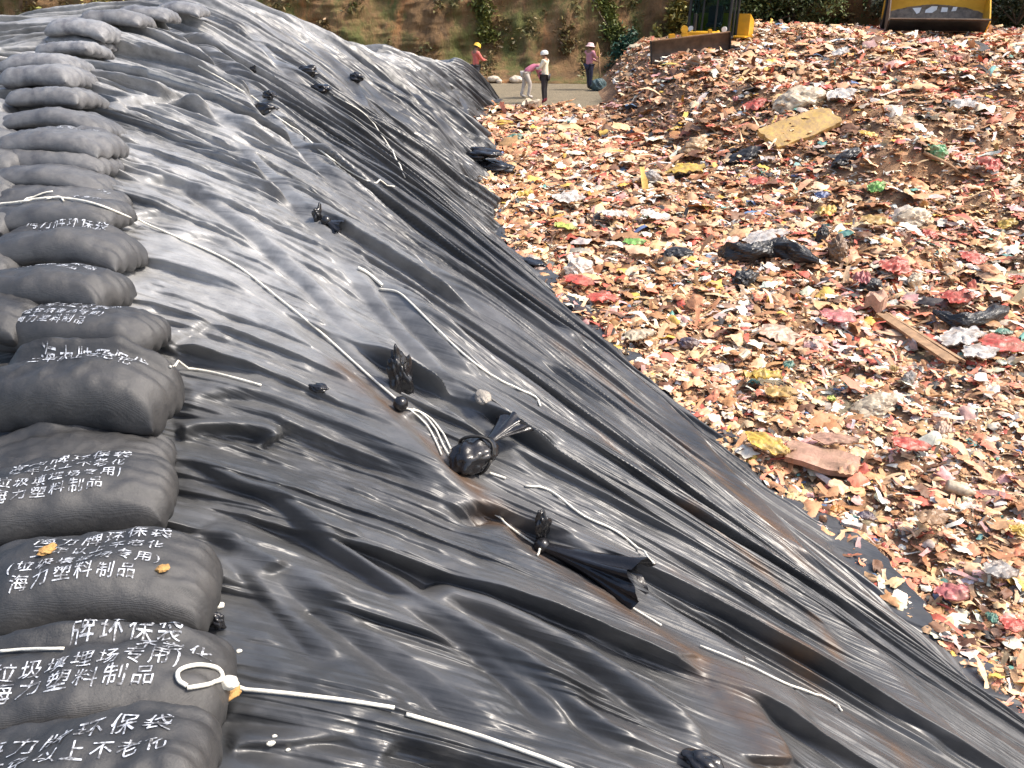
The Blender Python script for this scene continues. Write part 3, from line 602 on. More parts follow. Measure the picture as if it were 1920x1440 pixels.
def place_bag(px, py, wpx, yaw, W, T, lift, flap, tilt, rows, label, k, group):
    p, n = hit_tarp(px, py)
    if p is None: return
    for _ in range(3):
        d = (p - CAM).dot(Vector((0, CP, -SP))); p2 = hit_tarp(px, py + (T * .42 + lift) * CP * FPX / d)[0]
        if p2 is not None: p = p2
    d = (p - CAM).dot(Vector((0, CP, -SP))); L = wpx * d / FPX; L = min(max(L, .42), .85)
    W = W * (.90 if d < 3.4 else 1.04); T = T * (.88 if d < 3.4 else .92); b = Bag(L, W, T, k * 7 + 3, droop=.30 + .15 * (k % 3), flap=flap)
    o = link('sandbag', b.mesh(), M['bag'], smooth=True)
    o.location = p + Vector((0, 0, T * .42 + lift)); o.rotation_euler = (R(tilt + 1 + (k * 37 % 7 - 3)), R((k * 53 % 9 - 4) * .9), R(yaw))
    o['paleness'] = float(np.clip((d - 3.3) / 3.2, 0, 1) * (.65 + .35 * (k * 29 % 7) / 6)); tag(o, label, 'sandbag', group)  # bags turn paler with distance from the camera
    if rows: link('lettering', b.letters(rows), M['print'], o)
    bag_objs.append(o); return o
for k, b in enumerate(BAGS): place_bag(*b, k, 'black sandbags laid along the crest of the mound')
for k, b in enumerate(SIDE): place_bag(*b[:7], 0, -8, None, b[7], k + 40, 'sandbags of the second row at the left')
bpy.context.view_layer.update()
_bv = []; _bf = []
for o in bag_objs:
    n = len(_bv); _bv += [o.matrix_world @ v.co for v in o.data.vertices]; _bf += [[i + n for i in p.vertices] for p in o.data.polygons]
bvh_bag = BVHTree.FromPolygons(_bv, _bf)
def hit_any(px, py):
    d = ray(px, py).normalized(); best = None
    for t in (bvh_tarp, bvh_bag, bvh_ter):
        h = t.ray_cast(CAM, d, 90)
        if h[0] is not None and (best is None or h[3] < best[3]): best = h
    return best[0], best[1]

def crumple(name, p, size, seed, mat, rz=0, rough=.28, parent=None, sub=4, fq=1.0, smooth=False):
    bm = bmesh.new(); bmesh.ops.create_icosphere(bm, subdivisions=sub, radius=.5)
    V = np.array([v.co[:] for v in bm.verts]); th = np.arctan2(V[:, 1], V[:, 0]); z = V[:, 2] * 2
    n = np.abs(pn(V[:, 0] * 3 * fq + z, V[:, 1] * 3 * fq - z * .7, seed)) + .5 * fq * np.abs(pn(V[:, 0] * 7 * fq - z, V[:, 2] * 7 * fq + V[:, 1] * 2, seed + 2)) + .5 * pn(V[:, 0] * 1.6 + 3, V[:, 1] * 1.6 + z, seed + 5)
    V = V * (1 + rough * (n - .25))[:, None]
    for v, c in zip(bm.verts, V): v.co = (c[0] * size[0], c[1] * size[1], c[2] * size[2])
    o = bm_obj(name, bm, mat, parent, smooth); o.location = p; o.rotation_euler = (0, 0, rz); return o
# ------------------------------------------------------------------ cords
def cord(polys, r, label, lift=.006, cat='rope', knots=()):
    root = None
    for poly in polys:
        pp = catmull([(x, y, 0) for x, y in poly], 7); pts = []
        for q in pp:
            p, n = hit_any(q.x, q.y); pts.append(p + Vector((0, 0, r * .7 + lift)))
        for _ in range(2):                      # a pulled cord bridges little dips
            pts = [pts[0]] + [Vector((b.x, b.y, max(b.z, (a.z + b.z + c.z) / 3))) * .6 + (a + b + c) / 3 * .4 for a, b, c in zip(pts, pts[1:], pts[2:])] + [pts[-1]]
        bm = root if root else bmesh.new(); root = bm; tube(bm, pts, r, 7)
    o = bm_obj('rope', root, M['rope'], smooth=True)
    for q in knots: crumple('knot', hit_any(*q)[0] + Vector((0, 0, .02)), (.045, .035, .035), int(q[0]), M['rope'], 0, .5, o, 3, smooth=True)
    return tag(o, label, cat, 'white cords tying down the plastic')
cord([[(352, 1292), (336, 1280), (338, 1262), (372, 1252), (408, 1258), (418, 1276), (395, 1288), (352, 1296)], [(404, 1284), (424, 1280), (430, 1294), (520, 1303), (640, 1317), (740, 1332)], [(762, 1344), (860, 1372), (960, 1405), (1075, 1448)]], 0.0053, 'thick white cord with a loop lying on the printed sandbag, bottom left', knots=[(428, 1292)])
cord([[(0, 1226), (60, 1222), (122, 1221)]], 0.0037, 'short white cord tucked in the fold of the printed sandbag')
cord([[(-10, 387), (40, 382), (95, 374), (150, 379), (195, 391), (260, 418), (350, 455), (440, 498), (520, 560), (600, 625), (690, 706), (762, 768)]], 0.0056, 'long white rope running from the crest sandbags down to the tied bundles')
cord([[(40, 383), (80, 366), (100, 362)], [(88, 376), (112, 372), (120, 380)]], 0.0043, 'frayed white cord end on top of the rope-crossed sandbag')
cord([[(758, 768), (790, 778), (815, 805), (832, 840), (850, 868), (868, 884)], [(770, 772), (800, 800), (818, 832), (828, 856)], [(775, 770), (806, 786), (830, 815), (845, 845)]], 0.0043, 'loose strands of white rope beside the round black weight')
cord([[(928, 968), (970, 1002), (1016, 1032)], [(1016, 1032), (1050, 1046), (1062, 1052)], [(1016, 1032), (1008, 1044)]], 0.0043, 'white cord knotted round the gathered plastic tuft', knots=[(1017, 1034)])
cord([[(1184, 1142), (1210, 1158), (1240, 1176)]], 0.0043, 'short white cord piece below the gathered plastic flap')
cord([[(1312, 1214), (1400, 1250), (1480, 1288), (1555, 1316), (1578, 1336)]], 0.0043, 'white cord on the lower slope ending near a crumpled seam')
cord([[(712, 545), (745, 550), (775, 575), (850, 650), (920, 706), (985, 738), (1005, 748), (1013, 764)]], 0.0056, 'white cord lying loose across the middle of the slope')
cord([[(672, 506), (690, 516), (716, 538)]], 0.0099, 'thick pale rope end above the loose middle cord')
cord([[(918, 890), (948, 900)], [(985, 914), (1030, 922), (1090, 968), (1150, 996), (1185, 1022), (1226, 1060)]], 0.0050, 'wavy white cord right of the round black weight')
cord([[(320, 692), (380, 698), (440, 712), (490, 726)]], 0.0050, 'taut white cord coming out from under the fat raised sandbag')
cord([[(372, 125), (430, 158), (490, 195)], [(510, 215), (560, 250), (620, 300), (690, 342), (740, 352)]], 0.0081, 'faded white cord high on the slope running through a black bundle')
cord([[(625, 180), (680, 212), (712, 250), (745, 305), (760, 335)]], 0.0087, 'thin white cord on the far part of the slope')

# ------------------------------------------------------------------ gathered plastic, tied weights
film = NM('tight_film'); film.base((.012, .012, .014), .22); film.bump(film.noise(film.coord(), 30, 4), .3, .008); M['film'] = film.m
def flare(bm, base, tip, r0, r1, flat, seed, n=48, m=10):
    """pleated film spreading from a tied neck"""
    d = (tip - base); t = d.normalized(); a = t.cross(Vector((0, 0, 1))).normalized(); b = a.cross(t); rg = []
    for i in range(m + 1):
        f = i / m; row = []
        for k in range(n):
            an = 2 * math.pi * k / n; r = r0 + (r1 - r0) * f ** 1.3; pl = 1 + .6 * f * float(pn(math.cos(an) * 2.2 + f, math.sin(an) * 2.2, seed)) + .25 * f * float(pn(math.cos(an) * 5 + f, math.sin(an) * 5, seed + 3))
            row.append(bm.verts.new(base + d * f * (1 + .10 * math.sin(an * 3 + seed) * f) + a * math.cos(an) * r * pl + b * math.sin(an) * r * pl * flat))
        rg.append(row)
    for i in range(m):
        for k in range(n): bm.faces.new((rg[i][k], rg[i][(k + 1) % n], rg[i + 1][(k + 1) % n], rg[i + 1][k]))
def tuft(neck, tips, seed, label, parts=0):
    p, nn = hit_any(*neck); p = p + Vector((0, 0, .03)); bm = bmesh.new()
    blobs = []
    for k, (q, r1, flat, up) in enumerate(tips):
        e, _ = hit_any(*q)
        if r1 < .09: blobs.append((p.lerp(e + Vector((0, 0, up)), .55), r1, (e - p).length + up, k)); continue
        flare(bm, p, e + Vector((0, 0, up)), .022, r1, flat, seed + k)
    box_ = bmesh.new(); bmesh.ops.create_icosphere(box_, subdivisions=2, radius=.035); bmesh.ops.translate(box_, verts=box_.verts[:], vec=p)
    o = bm_obj('plastic_tuft', bm, M['film'], smooth=True); bm_obj('knot', box_, M['film'], o, True)
    for c, r1, ln, k in blobs: crumple('gathered_film', c, (r1 * 1.05, r1 * .7, max(ln * .7, r1 * 1.2)), seed * 3 + k, M['film'], k, 1.0, o, fq=.8, smooth=True)
    return tag(o, label, 'plastic bundle', 'knotted tufts of gathered plastic')
tuft((1016, 1034), [((1195, 1112), .105, .75, .05), ((1018, 985), .06, .5, .09)], 1, 'gathered plastic flap flaring to the right of its white knot')
tuft((752, 768), [((748, 712), .085, .5, .08), ((778, 722), .05, .5, .05)], 4, 'pleated plastic tuft standing where the long rope ends')
tuft((612, 422), [((640, 440), .10, .4, .05), ((585, 408), .06, .4, .04)], 7, 'small dark gathered pocket on the upper middle slope')
def weight(px, py, w, h, seed, label, tipdir=None, up=.02):
    p, n = hit_any(px, py); d = (p - CAM).length; s = w * d / FPX; t = h * d / FPX
    o = crumple('plastic_bundle', p + Vector((0, 0, t * .12 + up)), (s * .95, s * .6, t * .55), seed, M['film'], R(-35 + seed * 7 % 30), .75, fq=.62, smooth=True)
    return tag(o, label, 'plastic bundle', 'tied black bundles weighing down the sheet')
weight(492, 212, 44, 32, 3, 'ragged black bundle where the faded cord breaks'); weight(505, 186, 26, 24, 5, 'small black knob just above the ragged bundle')
weight(578, 140, 36, 32, 8, 'black bundle on the far slope with a glossy fold'); weight(603, 172, 46, 24, 9, 'flat black bundle lying just below the glossy one')
weight(668, 152, 24, 28, 12, 'small upright black bundle, the farthest on the ridge'); weight(476, 135, 14, 22, 13, 'tiny black knob left of the glossy bundle')
weight(900, 292, 70, 30, 15, 'black bundle spilling over the toe onto the litter'); weight(925, 318, 60, 34, 16, 'second black bundle at the toe, half on the litter')
weight(995, 494, 62, 22, 18, 'black plastic lobe poking out of the sheet onto the litter', up=.0)
weight(1312, 1438, 60, 40, 21, 'black tied lump cut by the bottom edge of the picture'); weight(598, 738, 34, 26, 23, 'square black lump under a fold beside the taut cord')
weight(408, 1180, 30, 60, 24, 'dark crumpled bundle wedged right of the printed sandbags')
def tied_weight():
    p, n = hit_any(888, 880); t = empty('tied_weight', p + Vector((0, 0, .07)), R(-38)); tag(t, 'round glossy black sand weight tied to the loose rope strands', 'weight')
    o = crumple('sack', (0, 0, 0), (.15, .23, .13), 31, M['film'], 0, .38, t); o.data.polygons.foreach_set('use_smooth', np.ones(len(o.data.polygons), bool))
    bm = bmesh.new(); pts = [Vector((.082 * math.cos(a), .02 + .03 * math.sin(a * 2), .085 * math.sin(a))) for a in np.linspace(0, 2 * math.pi, 26)]; tube(bm, pts, .007, 6)
    bm_obj('band', bm, M['dark'], t, True)
    bm = bmesh.new(); flare(bm, Vector((0, .10, .02)), Vector((-.02, .30, .02)), .02, .07, .5, 3); bm_obj('neck', bm, M['film'], t, True)
tied_weight()
p, n = hit_any(905, 745); M['stone'] = m_plain('pale_stone', (.30, .27, .23), .7, .3, 12)
tag(crumple('stone', p + Vector((0, 0, .0)), (.075, .10, .06), 44, M['stone'], .4, .2), 'pale stone lying in a crease in the middle of the slope', 'stone')
p, n = hit_any(306, 1070); tag(crumple('crumb', p + Vector((0, 0, .008)), (.032, .024, .014), 45, M['crumb'], .4, .5, sub=3), 'orange brown crumb stuck on the printed sandbag', 'scrap')
p, n = hit_any(90, 1035); tag(crumple('crumb', p + Vector((0, 0, .008)), (.04, .025, .018), 46, M['crumb'], .9, .6, sub=3), 'straw coloured crumbs in the crack above the printed sandbag', 'scrap')
for px, py, w_, lab in ((449, 1223, .016, 'white pebble on the black sheet right of the printed sandbags'), (508, 1397, .02, 'cream crumb on the near black sheet below the cord'), (540, 1408, .012, 'tiny white crumb right of the cream crumb'), (412, 1140, .03, 'white torn thread beside the printed sandbags'), (515, 1382, .012, 'tiny white crumb above the cream crumb')):
    p, n = hit_any(px, py); tag(crumple('crumb', p + Vector((0, 0, w_ * .3)), (w_, w_ * .7, w_ * .6), px, M['rope'], .3, .4, sub=2), lab, 'scrap')
p, n = hit_any(432, 1302); tag(crumple('leaf_scrap', p + Vector((0, 0, .0)), (.06, .03, .02), 47, M['crumb'], .9, .5, sub=3), 'dry tan leaf caught under the cord beside the sandbags', 'leaf')
# ------------------------------------------------------------------ litter things one can pick out
HUES = dict(yellow=(.74, .50, .06), gold=(.56, .36, .09), tan=(.55, .38, .20), cream=(.74, .64, .46), white=(.82, .80, .75), lime=(.50, .66, .10), red=(.60, .055, .045), pink=(.62, .16, .18),
            black=(.022, .021, .021), grey=(.33, .34, .34), navy=(.025, .035, .10), blue=(.07, .18, .42), teal=(.04, .28, .22), green=(.06, .36, .14), neon=(.20, .62, .12), orange=(.70, .28, .04),
            rust=(.46, .17, .08), salmon=(.66, .38, .27), brown=(.17, .10, .055), blush=(.70, .50, .38), card=(.42, .25, .13))
def grimy(name, c, rough):
    k = NM(name); v = k.coord(); d = k.ramp(k.noise(v, 9, 6, .7), (.32, 0), (.64, .8)); g = k.ramp(k.noise(v, 4, 4), (.3, .72), (.7, 1.05))
    col = k.mix(1.0, c, g, 'MULTIPLY'); k.base(k.mix(d, col, (.22, .14, .085)), rough); k.bump(k.noise(v, 45, 3), .35, .012); return k.m
M['film2'] = m_plain('dull_black_film', (.024, .023, .022), .34, .5, 6, bump=.4, bdist=.02)
def hm(c, kind):
    n = 'scrap_' + c + ('_film' if kind == 'sheet' else '')
    if c == 'black': return M['film2']
    if n not in M: M[n] = grimy(n, HUES[c], .42 if kind in ('sheet', 'lump', 'roll') else .7)
    return M[n]
def hm_old(c, kind): return hue('scrap_' + c + ('_film' if kind == 'sheet' else ''), HUES[c], .38 if kind in ('sheet', 'lump', 'roll') else .7, .28, 8)
def orient(p):
    q = Vector((p.x, p.y, 0)); e = .25
    n = Vector((-(litter_z(p.x + e, p.y) - litter_z(p.x - e, p.y)) / (2 * e), -(litter_z(p.x, p.y + e) - litter_z(p.x, p.y - e)) / (2 * e), 1)).normalized()
    return n
def sheet_mesh(w, d, h, seed, n=20):
    rng = np.random.default_rng(seed); g = np.linspace(-1, 1, n); u, v = np.meshgrid(g, g, indexing='ij')
    r = np.maximum(np.abs(u), np.abs(v)); th = np.arctan2(v, u); ed = .80 + .24 * pn(np.cos(th) * 1.3, np.sin(th) * 1.3, seed) + .14 * pn(np.cos(th) * 4, np.sin(th) * 4, seed + 1)
    k = r / (np.hypot(u, v) + 1e-6) * ed; x = u * k * w * .6; y = v * k * d * .6
    z = h * (.55 * (1 - r ** 2) + 1.1 * np.abs(pn(u * 1.1 + v * .5, v * 1.5, seed + 2)) + .7 * np.abs(pn(u * 2.2 + v, v * 2.9, seed + 3)) + .3 * np.abs(pn(u * 5 - v, v * 6, seed + 4))) + .01
    A = np.stack([x, y, z], -1).reshape(-1, 3); B = np.stack([x * .96, y * .96, z - .012 - .25 * h * (1 - r ** 2)], -1).reshape(-1, 3); Q = grid_q(n, n); i = np.arange(n * n).reshape(n, n)
    rim = np.concatenate([i[:, 0], i[-1, 1:], i[-2::-1, -1], i[0, -2:0:-1]]); r2 = np.roll(rim, -1)
    return np_mesh('scrap', np.vstack([A, B]), np.vstack([Q, Q[:, ::-1] + n * n, np.stack([rim, r2, r2 + n * n, rim + n * n], -1)]))
NAMEOF = dict(sheet='plastic_scrap', lump='stuffed_bag', roll='plastic_roll', board='board', box='carton', bottle='bottle')
_c = [100]
def item(kind, px, py, w, h, c, label, cat, rot=0.0, path=None, up=0, group=None):
    p = hit_ter(px, py + h * .25)
    if p is None: return
    _c[0] += 1; k = _c[0]; d = (p - CAM).dot(Vector((0, CP, -SP))); s = d / FPX; W = w * s; dep = math.asin(min(.95, (CAMZ - p.z) / (p - CAM).length)); D = min(h * s / max(math.sin(dep), .3), W * (.42 if kind == 'board' else .8)); mt = hm(c, kind)
    name = NAMEOF[kind] if cat not in ('rag', 'cloth') else 'rag'
    if kind == 'sheet': o = link(name, sheet_mesh(W, D, min(W, h * s) * .24, k), mt); o.data.polygons.foreach_set('use_smooth', np.ones(len(o.data.polygons), bool))
    elif kind == 'lump': o = crumple(name, (0, 0, 0), (W, max(D * .8, W * .4), h * s * 1.0), k, mt, 0, .42); 
    elif kind == 'roll':
        pts = [hit_ter(*q) + Vector((0, 0, path[1] * s * .5 + .03)) for q in path[0]]; bm = bmesh.new(); r = path[1] * s / 2; pp = catmull(pts, 14); n = 30
        rings = []
        for i, q in enumerate(pp):
            f = i / (len(pp) - 1); t = (pp[min(i + 1, len(pp) - 1)] - pp[max(i - 1, 0)]).normalized(); a = t.cross(Vector((0, 0, 1))).normalized(); b = a.cross(t)
            rr = r * (min(1, .25 + 5 * f, .25 + 5 * (1 - f))) * (1 + .35 * float(pn(f * 6, 0, k)))
            rings.append([bm.verts.new(q + rr * (a * math.cos(6.2832 * j / n) + b * math.sin(6.2832 * j / n)) * (1 + .75 * float(facet(math.cos(6.2832 * j / n) * 1.6 + f * 3, math.sin(6.2832 * j / n) * 1.6 + f * 9, k + 2)) + .4 * float(facet(math.cos(6.2832 * j / n) * 3.5, math.sin(6.2832 * j / n) * 3.5 + f * 22, k + 4)))) for j in range(n)])
        for i in range(len(rings) - 1):
            for j in range(n): bm.faces.new((rings[i][j], rings[i][(j + 1) % n], rings[i + 1][(j + 1) % n], rings[i + 1][j]))
        bm.faces.new(rings[0]); bm.faces.new(rings[-1][::-1]); o = bm_obj(name, bm, mt); return tag(o, label, cat, group)
    elif kind in ('board', 'box'):
        bm = bmesh.new(); b2 = bmesh.new(); bmesh.ops.create_grid(b2, x_segments=14, y_segments=8, size=.5); T = h * s * .22 if kind == 'board' else h * s * .6
        for v in b2.verts:
            x, y = v.co.x, v.co.y; e = (1 + .10 * float(pn(x * 4, y * 4, k)) - .35 * max(0, abs(y) - .3) * (abs(x) > .4)); v.co = (x * W * e, y * D * e, T * .6 + T * .5 * float(pn(x * 2.2, y * 2.2, k + 1)))
        ex = bmesh.ops.extrude_face_region(b2, geom=b2.faces[:]); bmesh.ops.translate(b2, verts=[v for v in ex['geom'] if isinstance(v, bmesh.types.BMVert)], vec=(0, 0, -T))
        me = bpy.data.meshes.new('b'); b2.to_mesh(me); b2.free(); bm.from_mesh(me); bpy.data.meshes.remove(me); o = bm_obj(name, bm, mt)
    else:
        bm = bmesh.new(); pr = [(0, .0), (.30, .0), (.36, .06), (.36, .55), (.33, .72), (.14, .86), (.12, 1.0), (0, 1.0)]; n = 14; rg = []
        for r, z in pr[1:-1]: rg.append([bm.verts.new(((z - .5) * W, math.cos(6.283 * j / n) * r * W * .8, math.sin(6.283 * j / n) * r * W * .62)) for j in range(n)])
        for i in range(len(rg) - 1):
            for j in range(n): bm.faces.new((rg[i][j], rg[i][(j + 1) % n], rg[i + 1][(j + 1) % n], rg[i + 1][j]))
        bm.faces.new(rg[0]); bm.faces.new(rg[-1]); o = bm_obj(name, bm, mt, None, True)
    o.location = p + Vector((0, 0, .03 * W + up + (.065 + .004 * d if kind != 'lump' else .045 + .002 * d))); o.rotation_mode = 'QUATERNION'
    o.rotation_quaternion = Vector((0, 0, 1)).rotation_difference(orient(p)) @ Euler((0, 0, R(rot))).to_quaternion()
    return tag(o, label, cat, group)
I = item
I('board', 1498, 238, 150, 46, 'gold', 'long dull yellow slab lying across the slope of the pile', 'slab', 24, up=-.09)
I('lump', 1500, 188, 92, 44, 'cream', 'dirty cream sack lying just above the long yellow slab', 'sack', 15)
I('sheet', 1574, 186, 56, 24, 'white', 'white plastic sheet right of the cream sack', 'plastic sheet', 10)
I('sheet', 1286, 328, 80, 26, 'yellow', 'flat yellow bag in the valley between sheet and pile', 'plastic bag', 12)
I('lump', 1302, 275, 52, 26, 'tan', 'tan wrapped block on the flank of the pile', 'block', 30)
I('sheet', 1066, 380, 56, 34, 'white', 'bright white rag in the middle of the valley', 'rag', 20)
I('sheet', 1148, 412, 52, 24, 'white', 'white crushed film, left of a pair', 'plastic film', 0)
I('sheet', 1226, 416, 58, 28, 'white', 'white film with a pale edge, right of a pair', 'plastic film', -8)
I('sheet', 1060, 437, 48, 26, 'lime', 'lime yellow crumpled packet beside a red scrap', 'packet', 10)
I('sheet', 1190, 466, 42, 20, 'neon', 'pale green packet scrap in the valley', 'packet', 0)
I('lump', 1086, 508, 56, 46, 'white', 'standing white bag with a red scrap at its foot', 'plastic bag', 30)
I('sheet', 1084, 538, 60, 24, 'red', 'dark red scrap under the standing white bag', 'plastic scrap', 0)
I('sheet', 1130, 570, 60, 28, 'red', 'bright red film right below the standing white bag', 'plastic film', 15)
I('lump', 1270, 482, 56, 22, 'black', 'small black bag left of the long black roll', 'plastic bag', 0)
I('roll', 1420, 492, 100, 40, 'black', 'long fat roll of black plastic tapering to the right', 'plastic roll', path=([(1345, 494), (1400, 496), (1450, 490), (1530, 512)], 38))
I('lump', 1460, 474, 44, 30, 'black', 'black bag end lying on the long black roll', 'plastic bag', 0, up=.08)
I('lump', 1395, 526, 54, 36, 'black', 'knotted black rubbish bag in front of the long roll', 'rubbish bag', 40)
I('sheet', 1432, 456, 84, 26, 'white', 'wide white sheet behind the long black roll', 'plastic sheet', 5)
I('sheet', 1548, 406, 46, 34, 'yellow', 'pale yellow film left of the orange cloth', 'plastic film', 50)
I('sheet', 1640, 426, 72, 40, 'gold', 'rumpled orange yellow cloth on the small heap', 'cloth', 10)
I('lump', 1702, 416, 72, 44, 'cream', 'crumpled cream sack on the small heap', 'sack', 0)
I('lump', 1570, 470, 52, 52, 'brown', 'wet brown sack hanging off the small heap', 'sack', 80)
I('lump', 1540, 444, 34, 40, 'black', 'black and white bundle left of the small heap', 'bundle', 60)
I('sheet', 1736, 450, 34, 34, 'red', 'round red scrap right of the small heap', 'plastic scrap', 0)
I('sheet', 1676, 510, 62, 36, 'red', 'bright scarlet bag in front of the small heap', 'plastic bag', 12)
I('sheet', 1612, 530, 40, 44, 'pink', 'crimson film left of the scarlet bag', 'plastic film', 70)
I('lump', 1632, 540, 40, 24, 'black', 'black shiny packet beside the crimson film', 'packet', 0)
I('box', 1640, 572, 40, 38, 'salmon', 'torn salmon cardboard flap above the broken plank', 'cardboard', 50)
I('lump', 1712, 530, 36, 30, 'cream', 'beige crushed cup right of the scarlet bag', 'cup', 30)
I('sheet', 1566, 606, 74, 28, 'pink', 'flat rose pink sheet left of the broken plank', 'plastic sheet', 8)
I('roll', 1810, 605, 130, 40, 'black', 'sagging band of black plastic at the right edge', 'plastic band', path=([(1745, 600), (1790, 618), (1840, 612), (1885, 592)], 24))
I('sheet', 1800, 646, 84, 30, 'white', 'torn white bag just right of the plank end', 'plastic bag', 20)
I('sheet', 1832, 674, 66, 22, 'white', 'flat white sheet below the torn white bag', 'plastic sheet', 0)
I('sheet', 1792, 568, 66, 32, 'red', 'rumpled red netting above the black band', 'netting', 0)
I('sheet', 1870, 658, 84, 26, 'red', 'row of red shreds at the right edge', 'plastic shreds', -10)
I('sheet', 1428, 716, 78, 56, 'yellow', 'torn bright yellow bag on the near litter', 'plastic bag', 20)
I('sheet', 1462, 750, 60, 30, 'gold', 'smaller yellow flap touching the torn yellow bag', 'plastic flap', 5)
I('lump', 1638, 766, 78, 30, 'cream', 'folded cream film below the torn yellow bag', 'plastic film', 4)
I('board', 1535, 868, 130, 58, 'salmon', 'flattened pinkish tub lying beside the sheet edge', 'flattened tub', -32)
I('sheet', 1432, 846, 84, 30, 'yellow', 'yellow strip pinned along the edge of the black sheet', 'plastic strip', -35)
I('sheet', 1464, 858, 30, 26, 'yellow', 'yellow scrap at the upper end of the flattened tub', 'plastic scrap', 0)
I('sheet', 1554, 762, 22, 24, 'lime', 'little lime scrap right of the torn yellow bag', 'plastic scrap', 60)
I('sheet', 1458, 638, 86, 34, 'blush', 'wide beige paper in front of the rose pink sheet', 'paper', 18)
I('board', 1394, 676, 30, 24, 'cream', 'small square cream card near the sheet edge', 'card', 45)
I('lump', 1290, 650, 36, 22, 'navy', 'navy blue packet near the sheet edge', 'packet', 0)
I('sheet', 1195, 640, 64, 34, 'cream', 'crumpled cream paper at the edge of the black sheet', 'paper', 0)
I('sheet', 1476, 696, 26, 30, 'teal', 'teal shred right of the torn yellow bag', 'plastic shred', 60)
I('sheet', 1876, 636, 30, 18, 'teal', 'teal packet at the right edge above the red shreds', 'packet', 0)
I('sheet', 1852, 1172, 26, 38, 'teal', 'teal bottle cap strip low at the right edge', 'plastic strip', 70)
I('lump', 1756, 288, 42, 30, 'green', 'emerald green bag on the pile', 'plastic bag', 0)
I('sheet', 1640, 360, 40, 30, 'neon', 'neon green packet on the brown hump', 'packet', 30)
I('sheet', 1540, 376, 30, 22, 'blue', 'small blue packet left of the brown hump', 'packet', 0)
I('sheet', 1850, 316, 52, 40, 'red', 'large scarlet bag on the right of the pile', 'plastic bag', 0)
I('sheet', 1780, 1126, 62, 28, 'pink', 'coral red strip on the near litter at right', 'plastic strip', -12)
I('sheet', 1892, 1190, 50, 22, 'red', 'red film low at the right edge', 'plastic film', 0)
I('bottle', 1796, 930, 50, 26, 'cream', 'crushed pale bottle on the near litter', 'bottle', -25)
I('board', 1592, 996, 36, 30, 'white', 'white card with holes at the sheet edge', 'card', -30)
I('sheet', 1566, 972, 26, 22, 'orange', 'orange scrap above the white card', 'plastic scrap', 0)
I('sheet', 1620, 984, 32, 22, 'navy', 'dark blue shred right of the white card', 'plastic shred', 0)
I('sheet', 1906, 1010, 40, 30, 'yellow', 'yellow film at the right edge of the near litter', 'plastic film', 0)
I('sheet', 1868, 1086, 62, 34, 'grey', 'pale grey plastic sheet on the near litter', 'plastic sheet', 10)
I('lump', 1220, 336, 36, 26, 'grey', 'grey crushed cup in the valley', 'cup', 0)
I('sheet', 944, 240, 36, 16, 'yellow', 'far yellow scrap by the toe of the mound', 'plastic scrap', 0)
I('lump', 966, 263, 30, 16, 'teal', 'dark green lump below the far yellow scrap', 'lump', 0)
I('box', 1000, 202, 28, 16, 'cream', 'cream block near the workers', 'block', 10)
I('sheet', 984, 374, 34, 30, 'yellow', 'mustard paper close to the black sheet', 'paper', 50)
I('sheet', 1740, 985, 66, 40, 'card', 'brown folded cardboard on the near litter', 'cardboard', 20)
I('sheet', 1764, 815, 40, 44, 'blush', 'upright beige flap on the near litter', 'paper flap', 60)
I('sheet', 1420, 350, 40, 22, 'red', 'red packet on the left shoulder of the brown hump', 'packet', 25)
I('sheet', 1625, 262, 40, 22, 'yellow', 'bright yellow packet above the brown hump', 'packet', 0)
I('lump', 1690, 232, 54, 20, 'tan', 'tan paper bag on the pile above the brown hump', 'paper bag', 0)
I('sheet', 1788, 120, 26, 26, 'red', 'round red bag high on the pile', 'plastic bag', 0)
I('sheet', 1574, 108, 36, 16, 'white', 'white scrap high on the pile left of centre', 'plastic scrap', 0)
I('sheet', 1800, 205, 50, 26, 'white', 'crumpled white paper on the right of the pile', 'paper', -20)
I('sheet', 1378, 190, 14, 34, 'pink', 'upright crimson scrap on the dark flank of the pile', 'plastic scrap', 80)
I('sheet', 1414, 205, 46, 20, 'red', 'dark red film on the flank right of the crimson scrap', 'plastic film', 20)
I('lump', 1395, 298, 60, 20, 'black', 'black packet on the lower flank of the pile', 'packet', 15)
I('lump', 1586, 300, 60, 24, 'black', 'black bundle at the left end of the brown hump', 'bundle', 20)
I('sheet', 1885, 430, 36, 22, 'yellow', 'yellow scrap at the right edge, level with the small heap', 'plastic scrap', 0)
I('sheet', 1820, 495, 54, 26, 'red', 'red rag between the scarlet bag and the right edge', 'rag', 0)
I('lump', 1700, 716, 32, 30, 'grey', 'grey and blue bottle bundle below the plank', 'bundle', 40)
I('sheet', 1672, 700, 20, 40, 'gold', 'narrow golden wrapper below the plank', 'wrapper', 80)
I('sheet', 1700, 850, 70, 22, 'red', 'dull red strip right of the flattened tub', 'plastic strip', -15)
I('sheet', 1560, 845, 80, 22, 'salmon', 'salmon film lapping over the flattened tub', 'plastic film', -25, up=.02)
